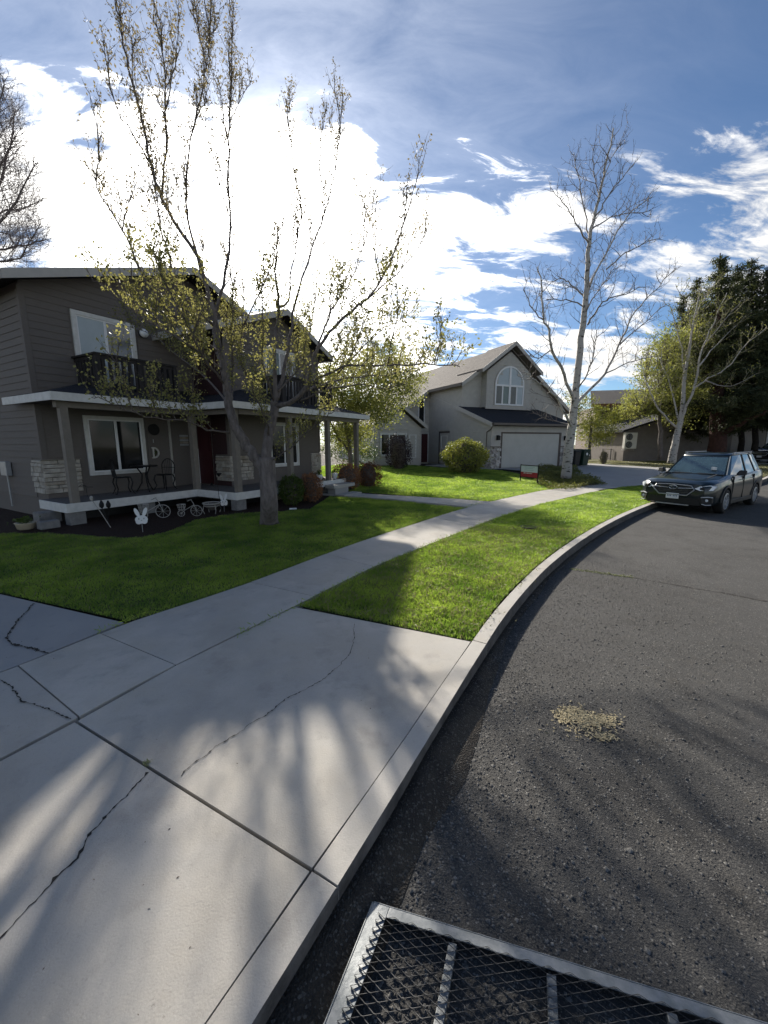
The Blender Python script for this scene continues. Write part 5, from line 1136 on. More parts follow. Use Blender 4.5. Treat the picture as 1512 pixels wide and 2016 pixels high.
for P, rr in T1P:
    for p, r_ in zip(P, rr):
        if r_ < .02 and random.random() < .6: (budP if p.z > 5.6 else leafP).append(p + Vector((random.gauss(0, .03), random.gauss(0, .03), random.gauss(0, .03))))
for pts, rad, dpt in twigs + sub:
    P = pts[1:]
    for a, b in zip(pts, pts[1:]):
        hi = b.z > 5.4; k = (2 if dpt == 1 else 3) if not hi else (2 if dpt == 1 else 2)
        for _ in range(k):
            if random.random() < (.42 if not hi else .62):
                q = a.lerp(b, random.random()); g = .03; nn = 2 if not hi else 1
                for _ in range(nn + (random.random() < .4)): (budP if hi else leafP).append(q + Vector((random.gauss(0, g), random.gauss(0, g), random.gauss(0, g))))
bake_rel(build_tubes('twigs', twigs + sub, bark_d, None, 3), T1); bake_rel(build_tubes('side_branches', sec2, bark_d, None, 5), T1)
o = bake_rel(leaves('leaves', [tuple(p) for p in leafP], .047, leaf_y, None, droop=.2, aspect=.62), T1); stuff(o)
o = bake_rel(leaves('buds', [tuple(p) for p in budP], .044, leaf_bud, None, aspect=.5), T1); stuff(o)
print('leaves', len(leafP), len(budP), 'twigs', len(twigs), len(sub))

# --- white aspens
def bare_tree(name, label, base_px, Y, limbs, m, msmall, tw_sp, tw_len, tw_r, sub_len, twcol, zb=None, trunk_r=None, twig_parts=True, sub_sp=.28, leafset=None, start=.3):
    b = at_y(*base_px, Y); root = tree_root(name, label, (b.x, b.y, zb if zb is not None else b.z)); tw = []
    for k, (pix, r0, r1) in enumerate(limbs):
        P = limb_pts(pix, Y, .012 if k == 0 else .025); rr = taper(len(P), r0, r1, .8)
        bake_rel(MB().tube(P, rr, 10 if k == 0 else 7).build('trunk' if k == 0 else 'limb', m if r0 > .045 else msmall, None, smooth=True), root)
        tw += grow(P, tw_sp, tw_len, tw_r, up=.35, spread=.85, start=start if k else .45, segs=5, tropic=.08, fall=.72)
    sb_ = []
    for pts, rad, _ in tw: sb_ += grow(pts, sub_sp, sub_len, tw_r * .55, up=.2, spread=.9, start=.15, segs=3, depth=2, fall=.3)
    s3 = []
    for pts, rad, _ in sb_: s3 += grow(pts, sub_sp * .8, sub_len * .5, tw_r * .4, up=.1, spread=1, start=.2, segs=2, depth=3)
    bake_rel(build_tubes('twigs', tw + sb_ + s3, twcol, None, 3), root)
    if leafset:
        lm, size, prob, zmax = leafset; P = []
        for pts, rad, d_ in tw + sb_ + s3:
            for a, bb in zip(pts, pts[1:]):
                if random.random() < prob and bb.z < zmax: P.append(tuple(a.lerp(bb, random.random())))
        stuff(bake_rel(leaves('leaves', P, size, lm, None), root))
    return root, tw + sb_
AY = 18.7
AS = [([(1114, 942), (1118, 900), (1124, 850), (1128, 820), (1132, 780), (1138, 720), (1146, 650), (1152, 600), (1155, 560), (1158, 500), (1162, 460), (1172, 420), (1185, 360), (1198, 300), (1208, 252)], .24, .02),
 ([(1128, 800), (1126, 780, -.3), (1104, 723, -1), (1085, 686, -1.3), (1081, 649, -1.5), (1070, 628, -1.7), (1067, 572, -2), (1059, 525, -2.2)], .085, .02),
 ([(1070, 630, -1.6), (1050, 610, -1.9), (1030, 570, -2.1)], .03, .012), ([(1083, 690, -1.2), (1060, 705, -1.6), (1040, 700, -2.0)], .03, .010),
 ([(1130, 795), (1144, 784, .3), (1189, 737, .9), (1220, 678, 1.3), (1244, 623, 1.6), (1279, 580, 1.9), (1331, 527, 2.3)], .085, .015),
 ([(1189, 737, .9), (1235, 715, 1.3), (1290, 700, 1.8)], .035, .012), ([(1220, 678, 1.3), (1262, 640, 2.2), (1310, 600, 2.8)], .035, .012),
 ([(1137, 765), (1155, 740, -.8), (1168, 700, -1.1), (1175, 650, -1.2)], .04, .012),
 ([(1128, 845), (1112, 816, -.6), (1085, 771, -1.2), (1052, 750, -1.6), (1035, 735, -1.8)], .07, .012),
 ([(1126, 838), (1100, 830, .8), (1075, 825, 1.2), (1050, 812, 1.4)], .03, .010),
 ([(1154, 586), (1130, 565, .6), (1109, 549, 1), (1075, 560, 1.4)], .045, .012), ([(1152, 605), (1115, 590, -.8), (1075, 590, -1.4)], .035, .012),
 ([(1156, 578), (1170, 540, .5), (1194, 500, .9), (1218, 450, 1.2), (1250, 410, 1.5), (1280, 390, 1.7)], .06, .012),
 ([(1157, 639), (1175, 610, -.5), (1194, 591, -.8), (1230, 580, -1.2), (1262, 565, -1.5)], .045, .012),
 ([(1160, 480), (1135, 440, -.5), (1110, 400, -.8), (1085, 370, -1)], .04, .010), ([(1161, 470), (1150, 420, .7), (1140, 360, 1), (1130, 300, 1.2)], .04, .010),
 ([(1170, 430), (1195, 390, -.4), (1225, 350, -.8), (1250, 320, -1)], .035, .010), ([(1165, 450), (1200, 430, .9), (1240, 420, 1.2), (1285, 415, 1.6)], .035, .010),
 ([(1180, 390), (1170, 340, .6), (1165, 290, .8)], .025, .008), ([(1188, 350), (1205, 310, -.4), (1225, 280, -.5)], .022, .007),
 ([(1194, 530, .8), (1230, 500, 1.5), (1265, 480, 1.8), (1300, 470, 2)], .035, .010), ([(1150, 620), (1185, 560, 1.6), (1215, 520, 2.2)], .035, .01)]
bare_tree('aspen_tree', 'tall leafless white barked aspen in front of the pale house garage', (1114, 940), AY, AS, birch_m, mat('aspen_limb', (.20, .18, .165), (.34, .31, .29), 6, .85), .19, 1.7, .018, .7, mat('pinkish_twig', (.10, .085, .075), (.17, .145, .13), 8), zb=.28)
A2 = [([(1322, 912), (1328, 880), (1334, 849), (1340, 827), (1344, 795), (1348, 740), (1357, 685), (1366, 631), (1381, 565)], .33, .03),
 ([(1338, 835), (1352, 800, -.3), (1370, 751, -.7), (1379, 696, -1), (1405, 635, -1.3), (1431, 576, -1.5)], .16, .02),
 ([(1366, 765, -.6), (1395, 745, -1), (1429, 727, -1.4), (1473, 675, -1.8), (1508, 646, -2.1)], .09, .02),
 ([(1377, 720, -.8), (1410, 680, .3), (1450, 640, .8), (1480, 610, 1)], .07, .015),
 ([(1334, 845), (1298, 805, -.6), (1281, 773, -1), (1268, 740, -1.2), (1262, 700, -1.3)], .11, .02),
 ([(1336, 830), (1318, 753, .8), (1303, 718, 1.1), (1303, 690, 1.3)], .09, .02), ([(1345, 775), (1344, 714, .6), (1335, 657, .9), (1318, 600, 1.2)], .10, .02),
 ([(1312, 740, 1), (1290, 745, .6), (1270, 760, .5)], .04, .012), ([(1352, 700), (1362, 650, -.8), (1350, 600, -1.2), (1330, 560, -1.4)], .06, .015),
 ([(1385, 680, -1), (1420, 640, -1.8), (1460, 590, -2.4)], .06, .015), ([(1370, 620), (1385, 590, .6), (1410, 550, 1)], .05, .012), ([(1390, 750, -1), (1440, 760, -2.2), (1490, 735, -3)], .06, .012)]
bare_tree('aspen_tree', 'spreading white aspen with black scarred trunk before the dark conifers', (1322, 912), 28, [(a_, b_ * (.7 if i_ else .85), c_ * .8) for i_, (a_, b_, c_) in enumerate(A2)], birch_m, mat('aspen_limb', (.2, .2, .2)), .28, 1.8, .022, .8, mat('olive_twig', (.20, .18, .11), (.30, .27, .17), 8), zb=.42, sub_sp=.3, leafset=(leaf_gold, .085, .7, 99))
for (x, y, h) in ((1330, 868, 4), (1334, 878, 6), (1328, 886, 8), (1338, 862, 4), (1326, 897, 6)):
    pass
# bare crown beyond the near house at the left edge
BT = [([(-60, 560), (-50, 480), (-40, 400), (-30, 300), (-30, 200), (-20, 130)], .3, .03), ([(-50, 480), (0, 440, -.5), (40, 380, -1), (70, 320, -1)], .10, .02), ([(-45, 430), (-5, 370, .8), (20, 290, 1.2), (30, 220, 1.5)], .10, .02),
 ([(-40, 380), (-10, 300, -1), (0, 220, -1.3), (5, 150, -1.5)], .08, .02), ([(-52, 500), (10, 490, .6), (60, 480, 1), (95, 470, 1.2)], .09, .015), ([(-52, 510), (0, 515, -1), (45, 500, -1.5), (80, 440, -2)], .08, .015),
 ([(-48, 450), (0, 420, 1.4), (50, 410, 2), (85, 390, 2.2)], .07, .015), ([(-35, 330), (0, 330, -.5), (35, 260, -.8)], .06, .015)]
bare_tree('bare_street_tree', 'leafless purple grey tree crown rising behind the left end of the near house', (-60, 560), 24, BT, bark, bark_d, .12, 2.6, .02, 1.0, mat('purple_twig', (.13, .11, .11), (.20, .17, .17), 8), zb=.2, sub_sp=.2, start=.05)
# --- leafy crowns built from clumps
DEN = 6.0
def clump_tree(name, label, lobes, Y, m, size, per, base_px=None, trunk=None, bark_mat=bark, zb=.4, cat='tree', shape=.5, droopy=0, aspect=.6, twig=True):
    """lobes: (px, py, pixel radius x, pixel radius y, depth radius m, depth offset)"""
    bp = at_y(base_px[0], base_px[1], Y) if base_px else at_y(lobes[0][0], lobes[0][1], Y); root = tree_root(name, label, (bp.x, bp.y, zb), cat); P = []; br = []
    for (x, y, rx, ry, rd, oy) in lobes:
        c = at_y(x, y, Y + oy); sx, sz = rx / FPX * (Y + oy), ry / FPX * (Y + oy); nn = int(DEN * per * sx * max(sz, .3) * rd ** .5)
        kc = max(6, int(nn / 60)); C_ = rng.normal(size=(kc, 3)); C_ /= np.linalg.norm(C_, axis=1)[:, None]; C_ *= (rng.random(kc) ** .42)[:, None]
        C_ = C_ * np.array([sx, rd, sz]) + np.array(c)
        idx = rng.integers(0, kc, nn); g = rng.normal(size=(nn, 3)) * np.array([1, 1, .8]) * (min(sx, sz) * .10 + size * 1.2)
        P.append(C_[idx] + g)
        if twig:
            for q in C_[:: max(1, kc // 40)]:
                a = Vector(c) * .7 + Vector(bp) * .3; a.z = max(a.z, c.z - sz * .8); a = Vector((c.x + (a.x - c.x) * .3, c.y, c.z - sz * .6)); br.append(([a, a.lerp(Vector(q), .5) + Vector((0, 0, .1)), Vector(q)], [.04, .025, .01]))
    P = np.concatenate(P); P = P[P[:, 2] > zb + .02]
    o = leaves('crown', P, size, m, None, aspect=aspect, droop=droopy); stuff(bake_rel(o, root))
    if trunk: 
        for k, (pix, r0, r1) in enumerate(trunk):
            Pt = limb_pts(pix, Y, .02); bake_rel(MB().tube(Pt, taper(len(Pt), r0, r1), 9).build('trunk' if k == 0 else 'limb', bark_mat, None, smooth=True), root)
    if twig and br: bake_rel(build_tubes('branches', br, bark_d, None, 4), root)
    return root
clump_tree('leafy_tree', 'yellow green leafing tree standing between the two houses', [(700, 770, 75, 55, 1.8, 0), (760, 720, 50, 45, 1.5, .5), (660, 820, 50, 50, 1.5, 0), (745, 800, 60, 38, 1.5, -.5), (690, 860, 50, 30, 1.3, .4), (800, 760, 40, 35, 1.2, 0), (650, 740, 30, 40, 1.2, 0)], 19.5, leaf_g, .09, 520, (690, 920), [([(690, 925), (688, 880), (680, 830), (672, 770)], .13, .04), ([(686, 870), (700, 830), (725, 780), (745, 740)], .07, .02), ([(688, 890), (660, 850), (640, 800)], .06, .02)], zb=.2, twig=False)
clump_tree('dark_hedge', 'dark evergreen hedge behind the porch posts', [(665, 880, 40, 28, .6, 0), (725, 885, 22, 22, .6, 0), (700, 900, 40, 18, .5, 0)], 22, leaf_dg, .07, 500, (680, 915), zb=.25, cat='hedge', twig=False)
clump_tree('garden_tree', 'rounded yellow green tree behind the pale house and its aspen', [(1175, 830, 42, 28, 2, 0), (1150, 800, 28, 22, 2, 0), (1188, 835, 26, 22, 2, -.5), (1165, 860, 34, 20, 2, 0), (1120, 800, 12, 30, 1.5, 1)], 33, leaf_gold, .11, 190, (1165, 900), [([(1160, 905), (1162, 860), (1165, 820)], .16, .05)], zb=.42, twig=False)
clump_tree('leafy_tree', 'bright yellow green leafing tree behind the spreading aspen', [(1262, 790, 34, 45, 2, 0), (1300, 745, 38, 60, 2.4, 0), (1290, 798, 50, 28, 2, 0), (1340, 790, 45, 45, 2, -.5), (1310, 690, 30, 45, 2, .5), (1380, 780, 40, 30, 2, 0), (1270, 720, 12, 40, 1.2, 0), (1350, 700, 40, 50, 2, 1), (1395, 650, 34, 60, 1.6, 1), (1430, 730, 30, 50, 1.5, 1)], 30.5, leaf_g, .12, 150, (1300, 905), [([(1300, 905), (1300, 850), (1298, 780), (1305, 700)], .2, .05)], zb=.42)
# --- conifers: tiers of drooping needle sprays round a trunk
pine_dark = mat('dark_pine_bark', (.015, .012, .010), (.03, .024, .02), 6, .95)
def conifer(label, top, base, Y, wpx, m=needle, seed=0, dens=1.0, zlow=None, tr=.2, barkm=pine_dark, name='conifer', size=.24):
    rs_ = np.random.default_rng(seed); t = at_y(*top, Y); b = at_y(*base, Y); root = tree_root(name, label, (b.x, b.y, .42)); H_ = t.z - .42; z0 = zlow if zlow else 1.2; wr = wpx / FPX * Y
    P = []; br = []; z = z0
    while z < t.z - .1:
        f = (z - z0) / (t.z - z0); rr = wr * (1 - f) ** .8 * (1 + .18 * math.sin(z * 3 + seed)) + .12; k = max(4, int(9 * (1 - f) + 5))
        cx = b.x + (t.x - b.x) * f; cy = Y
        for _ in range(k):
            a = rs_.uniform(0, 6.283); l = rr * rs_.uniform(.6, 1.12); e = Vector((cx + l * math.cos(a), cy + l * math.sin(a), z - l * rs_.uniform(-.05, .28) + .1 * l)); c = Vector((cx, cy, z))
            br.append(([c, c.lerp(e, .5) + Vector((0, 0, .05 * l)), e], [.04, .025, .008])); n = int(62 * dens * (l / 1.0) + 20)
            for s in rs_.random(n) ** .7: 
                q = c.lerp(e, s); P.append((q.x + rs_.normal() * .10 * (1 + l * .25), q.y + rs_.normal() * .10 * (1 + l * .25), q.z + rs_.normal() * .09 + .05 * l * math.sin(3.1 * s)))
        z += .30 + .12 * rs_.random()
    stuff(bake_rel(leaves('needles', P, size, m, None, aspect=.22, droop=.15), root)); bake_rel(build_tubes('branches', br, barkm, None, 3), root)
    bake_rel(MB().tube([(b.x, Y, .3), (b.x, Y, 2), ((b.x + t.x) / 2, Y, t.z / 2), (t.x, Y, t.z)], [tr * 1.2, tr, tr * .6, .03], 9).build('trunk', barkm, None, smooth=True), root); return root
conifer('tallest dark conifer, its thick red trunk seen left of the pale garage door', (1418, 498), (1408, 905), 30, 95, seed=1, zlow=4.2, tr=.55, dens=1.2, barkm=pine_bark)
conifer('dark pointed conifer just right of the tallest one', (1452, 520), (1455, 905), 32, 80, seed=2, zlow=3.6)
conifer('dark conifer at the right edge of the photo, second from the edge', (1480, 508), (1482, 905), 31, 75, seed=3, zlow=3.6)
conifer('dark conifer cut by the right edge of the photo', (1510, 525), (1520, 905), 30, 85, seed=4, zlow=3.2)
conifer('narrow olive conifer rising behind the spreading aspen', (1372, 545), (1368, 905), 34, 62, seed=5, zlow=3.0)
conifer('short dark conifer left of the narrow olive one', (1345, 580), (1342, 905), 35, 52, seed=6, zlow=2.4)
conifer('smallest conifer tip, leftmost of the conifer row', (1312, 660), (1310, 905), 36, 40, seed=7, zlow=2.0)
# low hanging conifer bough
P = limb_pts([(1412, 860, 0), (1440, 845, -1), (1470, 828, -2), (1500, 815, -3), (1540, 800, -4)], 30, .04)
bR = tree_root('fallen_bough', 'long dark bough sloping across the white eave of the beige house', P[0], 'bough'); bake_rel(MB().tube(P, taper(len(P), .2, .05), 7).build('bough_wood', pine_bark, None, smooth=True), bR)
Q = []
for k in range(2600):
    t = random.random(); p = P[int(t * (len(P) - 1))]; Q.append((p.x + random.gauss(0, .5), p.y + random.gauss(0, .6), p.z + .55 + random.gauss(0, .35)))
stuff(bake_rel(leaves('needles', Q, .22, needle, None, aspect=.22), bR))
# --- shrubs: leaf shells round a twiggy core
def shrub(name, label, x, y, wpx, hpx, m, size, n, zb=.13, cat='shrub', top_m=None, flat_top=False, group=None):
    b = at_z(x, y, zb); s = b.y / FPX; rx = wpx / 2 * s; h = hpx * s; root = thing(name, label, cat, (b.x, b.y + rx * .6, zb), 0, group)
    d = rng.normal(size=(n, 3)); d /= np.linalg.norm(d, axis=1)[:, None]; r = .62 + .4 * rng.random(n) ** .5
    bump_ = 1 + .10 * np.sin(d[:, 0] * 7 + wpx) * np.cos(d[:, 2] * 6) + .07 * np.sin(d[:, 1] * 11 + d[:, 2] * 9)
    p = .72 if flat_top else 1.0
    dd = np.sign(d) * np.abs(d) ** p; V = dd * (r * bump_)[:, None] * np.array([rx, rx * .85, h / 2]); V[:, 2] += h / 2; V = V[V[:, 2] > 0]
    stuff(leaves('foliage', V, size, m, root, aspect=.6))
    br = []
    for k in range(26):
        a = random.random() * 6.28; e = Vector((rx * .8 * math.cos(a) * random.random(), rx * .7 * math.sin(a) * random.random(), h * random.uniform(.5, .9))); br.append(([Vector((0, 0, 0)), e * .5 + Vector((0, 0, -.02)), e], [.012, .009, .004]))
    build_tubes('stems', br, bark_d, root, 4)
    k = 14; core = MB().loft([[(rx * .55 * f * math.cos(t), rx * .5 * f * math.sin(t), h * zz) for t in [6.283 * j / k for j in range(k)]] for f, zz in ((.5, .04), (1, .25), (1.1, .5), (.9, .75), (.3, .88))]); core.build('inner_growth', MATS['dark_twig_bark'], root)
    return root
shrub('rounded_shrub', 'clipped dark green shrub right of the leafing tree trunk', 571, 996, 50, 60, leaf_dg, .05, 4200)
shrub('barberry_shrub', 'rust red shrub between the green shrub and the porch steps', 609, 990, 50, 58, leaf_red, .04, 4200)
shrub('barberry_shrub', 'large rust red shrub right of the porch steps', 682, 967, 60, 56, leaf_red, .045, 4600)
shrub('barberry_shrub', 'darker rust shrub right of the large rust red one, nearest the pale house', 724, 962, 56, 52, mat('barberry_leaf_dark', (.10, .04, .02), (.18, .08, .04), 5, .6, trans=.3), .05, 4200)
shrub('barberry_shrub', 'small pale pink twiggy shrub between the tree trunk and green shrub', 547, 985, 22, 30, leaf_litter, .03, 700)
shrub('globe_shrub', 'big rounded yellow green shrub before the pale house garage', 920, 934, 90, 68, leaf_gold, .09, 9000, zb=.3)
shrub('purple_shrub', 'small dark purple shrub under the pale house entry window', 785, 926, 54, 70, leaf_purple, .07, 4200, zb=.35)
shrub('small_conical_shrub', 'small yellowish conical shrub at the edge of the far dry lawn', 1190, 914, 14, 26, juniper, .07, 900, zb=.42)
shrub('low_shrub', 'low dark shrub against the brown house wall under the fan unit', 1216, 905, 26, 22, leaf_dg, .08, 900, zb=.42)
for k, (x, y, w_) in enumerate(((1372, 903, 22), (1395, 902, 18))):
    shrub('red_shrub', ('reddish low shrub right of the spreading aspen trunk', 'reddish low shrub touching the pine trunk base')[k], x, y, w_, 16, leaf_red, .08, 700, zb=.42)
# low juniper cover at the foot of the aspen
poly = px([(1035, 936), (1060, 926), (1105, 925), (1135, 930), (1150, 941), (1195, 952), (1150, 957), (1118, 962), (1080, 960), (1058, 952)], .25)
xs = [p[0] for p in poly]; ys = [p[1] for p in poly]; n = 34000; P = np.stack([rng.uniform(min(xs), max(xs), n), rng.uniform(min(ys), max(ys), n)], 1); P = P[inside(poly, P)]
hh = .14 + .13 * np.sin(P[:, 0] * 2.3 + 1) * np.cos(P[:, 1] * 1.9) + .06 * np.sin(P[:, 0] * 6) * np.cos(P[:, 1] * 5); P = np.concatenate([P, (.13 + gz(P[:, 0], P[:, 1]) + np.maximum(hh, .03) * rng.random(len(P)) ** .4)[:, None]], 1)
stuff(leaves('ground_cover', P, .075, mat('ground_cover_leaf', (.07, .085, .02), (.19, .19, .06), 1.3, .7, trans=.3), aspect=.4), 'low creeping green and brown ground cover around the aspen and yard sign', 'ground cover')
# ------------------------------------------------------------------ cars
def car(name, label, loc, rz, paint, detail=True):
    """nose points to local +x, left side +y"""
    r = thing(name, label, 'car', loc, rz)
    def ring(x, w, zb, zw, zs, zt, wt):
        half = [(0.0, zb), (w * .55, zb), (w * .90, zb + .01), (w * .985, zb + .10), (w, zw), (w * .99, (zw + zs) / 2 + .03), (w * .955, zs), (wt, zt - .01), (wt * .6, zt + .012), (0.0, zt + .02)]
        return [(x, y, z) for y, z in half] + [(x, -y, z) for y, z in half[-2:0:-1]]
    ST = [(2.43, .52, .36, .52, .70, .79, .46), (2.40, .72, .28, .52, .76, .85, .62), (2.28, .85, .25, .55, .83, .905, .72), (2.10, .90, .24, .58, .87, .935, .76), (1.80, .92, .24, .60, .89, .96, .78), (1.38, .93, .24, .62, .94, 1.01, .78), (1.02, .93, .24, .62, .97, 1.05, .78),
          (.80, .93, .24, .62, .98, 1.07, .82), (.2, .935, .24, .62, 1.0, 1.06, .86), (-.6, .937, .24, .63, 1.02, 1.07, .86), (-1.38, .935, .24, .64, 1.04, 1.10, .86), (-1.9, .92, .25, .66, 1.06, 1.12, .84), (-2.2, .89, .28, .68, 1.06, 1.12, .80), (-2.38, .83, .34, .68, 1.03, 1.08, .74), (-2.43, .74, .42, .68, .98, 1.02, .66)]
    mb = MB().loft([ring(*s) for s in ST]); body = mb.build('body', paint, r, smooth=True)
    bm = bmesh.new(); bm.from_mesh(body.data); bmesh.ops.recalc_face_normals(bm, faces=bm.faces[:]); bm.to_mesh(body.data); bm.free()
    # wheel wells cut from the body
    tmp = MB(); 
    for x in (1.38, -1.365):
        for s in (-1, 1): tmp.lathe([(.40, s * .62), (.40, s * 1.05)] if s > 0 else [(.40, -1.05), (.40, -.62)], (x, 0, .345), 24, 'y')
    cu = tmp.build('cutter', black_pl, r); bm = bmesh.new(); bm.from_mesh(cu.data); bmesh.ops.recalc_face_normals(bm, faces=bm.faces[:]); bm.to_mesh(cu.data); bm.free()
    bo = body.modifiers.new('c', 'BOOLEAN'); bo.operation = 'DIFFERENCE'; bo.object = cu; bo.solver = 'EXACT'
    dg = bpy.context.evaluated_depsgraph_get(); me = bpy.data.meshes.new_from_object(body.evaluated_get(dg)); body.modifiers.clear(); body.data = me; bpy.data.objects.remove(cu)
    for p_ in me.polygons: p_.use_smooth = True
    e_ = body.modifiers.new('ws', 'EDGE_SPLIT'); e_.split_angle = R(32)
    if not me.materials: me.materials.append(paint)
    # greenhouse
    def cab(x, w, z): return [(x, w, z)]
    lo = [(1.00, .70), (.80, .80), (-.2, .845), (-1.3, .84), (-2.05, .78), (-2.30, .66)]; hi = [(.28, .56), (.12, .60), (-.4, .63), (-1.2, .625), (-1.82, .59), (-1.98, .53)]
    zl = [1.05, 1.055, 1.05, 1.07, 1.10, 1.10]; zh = [1.555, 1.60, 1.625, 1.625, 1.60, 1.57]
    bot = [(x, y, z) for (x, y), z in zip(lo, zl)]; top = [(x, y, z) for (x, y), z in zip(hi, zh)]
    ringb = bot + [(x, -y, z) for x, y, z in bot[::-1]]; ringt = top + [(x, -y, z) for x, y, z in top[::-1]]
    MB().loft([ringb, ringt]).build('window_glass', carglass, r, smooth=False)
    roofm = MB().loft([[(x, y * 1.015, z - .012) for x, y, z in ringt], [(x, y * 1.01, z + .018) for x, y, z in ringt], [(x * .98 - .01, y * .7, z + .05) for x, y, z in ringt]])
    roofm.build('roof', paint, r, smooth=True)
    def pillar(i, f, wd, s, m=paint):
        a = Vector(bot[i]).lerp(Vector(bot[i + 1]), f) if i + 1 < len(bot) else Vector(bot[i]); b = Vector(top[i]).lerp(Vector(top[i + 1]), f) if i + 1 < len(top) else Vector(top[i])
        o_ = Vector((0, .018, 0)); A = [a + Vector((-wd, 0, 0)), a + Vector((wd, 0, 0)), a + Vector((wd, 0, 0)) + o_, a + Vector((-wd, 0, 0)) + o_]; B = [b + Vector((-wd, 0, 0)), b + Vector((wd, 0, 0)), b + Vector((wd, 0, 0)) + o_, b + Vector((-wd, 0, 0)) + o_]
        if s < 0: A = [Vector((q.x, -q.y, q.z)) for q in A]; B = [Vector((q.x, -q.y, q.z)) for q in B]
        MB().prism([tuple(q) for q in A], [tuple(q) for q in B]).build('pillar', m, r)
    for s in (-1, 1):
        pillar(0, .35, .055, s); pillar(2, .25, .035, s, black_pl); pillar(3, .2, .035, s, black_pl); pillar(4, .1, .10, s)
        MB().box(-1.75, .05, s * .60 - .018, s * .60 + .018, 1.665, 1.69).box(-1.72, -1.6, s * .60 - .02, s * .60 + .02, 1.62, 1.665).box(-.1, .04, s * .60 - .02, s * .60 + .02, 1.62, 1.665).build('roof_rail', silver if detail else black_pl, r, bevel=.01)
        MB().box(-1.85, .7, s * .872 - .008, s * .872 + .008, 1.035, 1.055).build('belt_trim', chrome, r)
        m_ = MB().loft([[(.60 + a_, s * (.93 + b_), 1.08 + c_) for a_, c_ in ((-.05, -.05), (.05, -.06), (.07, .04), (-.04, .06))] for a_, b_ in ((0, 0), (0, .14))] if False else [[(x_, s * .90, z_) for x_, z_ in ((.56, 1.06), (.70, 1.06), (.68, 1.10), (.58, 1.10))], [(x_, s * .96, z_) for x_, z_ in ((.54, 1.05), (.72, 1.04), (.69, 1.19), (.56, 1.20))], [(x_, s * 1.11, z_) for x_, z_ in ((.55, 1.07), (.66, 1.06), (.64, 1.18), (.56, 1.19))]])
        m_.build('mirror', black_pl, r, smooth=False, bevel=.015)
        MB().box(-1.0, 1.0, s * .925, s * .948, .24, .36).build('side_sill', black_pl, r, bevel=.015)
        for hx in (.18, -.82): MB().box(hx - .09, hx + .09, s * .938, s * .955, .90, .925).build('door_handle', paint, r, bevel=.008)
        for hx in (.92, -.02, -1.02): MB().box(hx - .004, hx + .004, s * .9, s * .9415, .30, 1.02).build('door_seam', black_pl, r)
        for wx in (1.38, -1.365):
            arc = [(wx + .405 * math.cos(t), s * .935, .345 + .405 * math.sin(t)) for t in [math.pi * (k / 16) for k in range(17)]]
            q = MB(); 
            for k in range(16):
                a, b = arc[k], arc[k + 1]; ca, cb = .36 / .405, .36 / .405
                q.prism([(wx + (a[0] - wx) * 1.13, s * .925, .345 + (a[2] - .345) * 1.13), (wx + (b[0] - wx) * 1.13, s * .925, .345 + (b[2] - .345) * 1.13), (wx + (b[0] - wx) * .95, s * .925, .345 + (b[2] - .345) * .95), (wx + (a[0] - wx) * .95, s * .925, .345 + (a[2] - .345) * .95)],
                        [(wx + (a[0] - wx) * 1.1, s * .95, .345 + (a[2] - .345) * 1.1), (wx + (b[0] - wx) * 1.1, s * .95, .345 + (b[2] - .345) * 1.1), (wx + (b[0] - wx) * .96, s * .95, .345 + (b[2] - .345) * .96), (wx + (a[0] - wx) * .96, s * .95, .345 + (a[2] - .345) * .96)])
            q.build('arch_cladding', black_pl, r)
            MB().lathe([(.42, s * .62), (.0, s * .62)] if s > 0 else [(.0, s * .62), (.42, s * .62)], (wx, 0, .345), 20, 'y').build('wheel_well', black_pl, r)
            wh = MB().lathe([(.22, -.11), (.33, -.11), (.347, -.07), (.347, .07), (.33, .11), (.22, .11), (.22, -.11)], (0, 0, 0), 28, 'y').build('wheel', tyre_m, r, smooth=True); wh.location = (wx, s * .83, .347)
            MB().lathe([(.20, s * .03), (.225, s * .1), (.235, s * .112), (.21, s * .118), (.20, s * .06), (.0, s * .05)], (0, 0, 0), 24, 'y').build('rim', silver, wh)
            q = MB()
            for k in range(5):
                a = k * 1.2566 + .3
                for da in (-.16, .16): q.prism([(.03 * math.cos(a), s * .07, .03 * math.sin(a)), (.05 * math.cos(a + .9), s * .07, .05 * math.sin(a + .9)), (.05 * math.cos(a + .9), s * .1, .05 * math.sin(a + .9)), (.03 * math.cos(a), s * .1, .03 * math.sin(a))], [(.215 * math.cos(a + da - .06), s * .075, .215 * math.sin(a + da - .06)), (.215 * math.cos(a + da + .06), s * .075, .215 * math.sin(a + da + .06)), (.215 * math.cos(a + da + .06), s * .105, .215 * math.sin(a + da + .06)), (.215 * math.cos(a + da - .06), s * .105, .215 * math.sin(a + da - .06))])
            q.lathe([(.0, s * .08), (.05, s * .08), (.045, s * .115), (0, s * .118)], n=12, axis='y'); q.build('spokes', silver, wh)
    # front end
    def nose(y, z):            # x of the body surface near the nose
        k = abs(y); return 2.445 - max(0, (k - .46)) * .14 - max(0, k - .70) * .8 - max(0, z - .74) * .4
    def fpanel(name, pts, m, off=.012, th=.03, parent=r, smooth=False):
        return MB().prism([(nose(y, z) + off - th, y, z) for y, z in pts], [(nose(y, z) + off, y, z) for y, z in pts]).build(name, m, parent)
    GR = [(-.42, .80), (-.50, .70), (-.34, .535), (.34, .535), (.50, .70), (.42, .80)]
    gr = fpanel('grille', GR, black_pl, .02, .06)
    q = MB(); P = [(nose(y, z) + .03, y, z) for y, z in GR]; q.tube(P[0:1] + P[1:5] + P[5:6], .017, 6); q.tube([P[0], (nose(-.2, .815) + .03, -.2, .815), (nose(0, .82) + .03, 0, .82), (nose(.2, .815) + .03, .2, .815), P[5]], .012, 6)
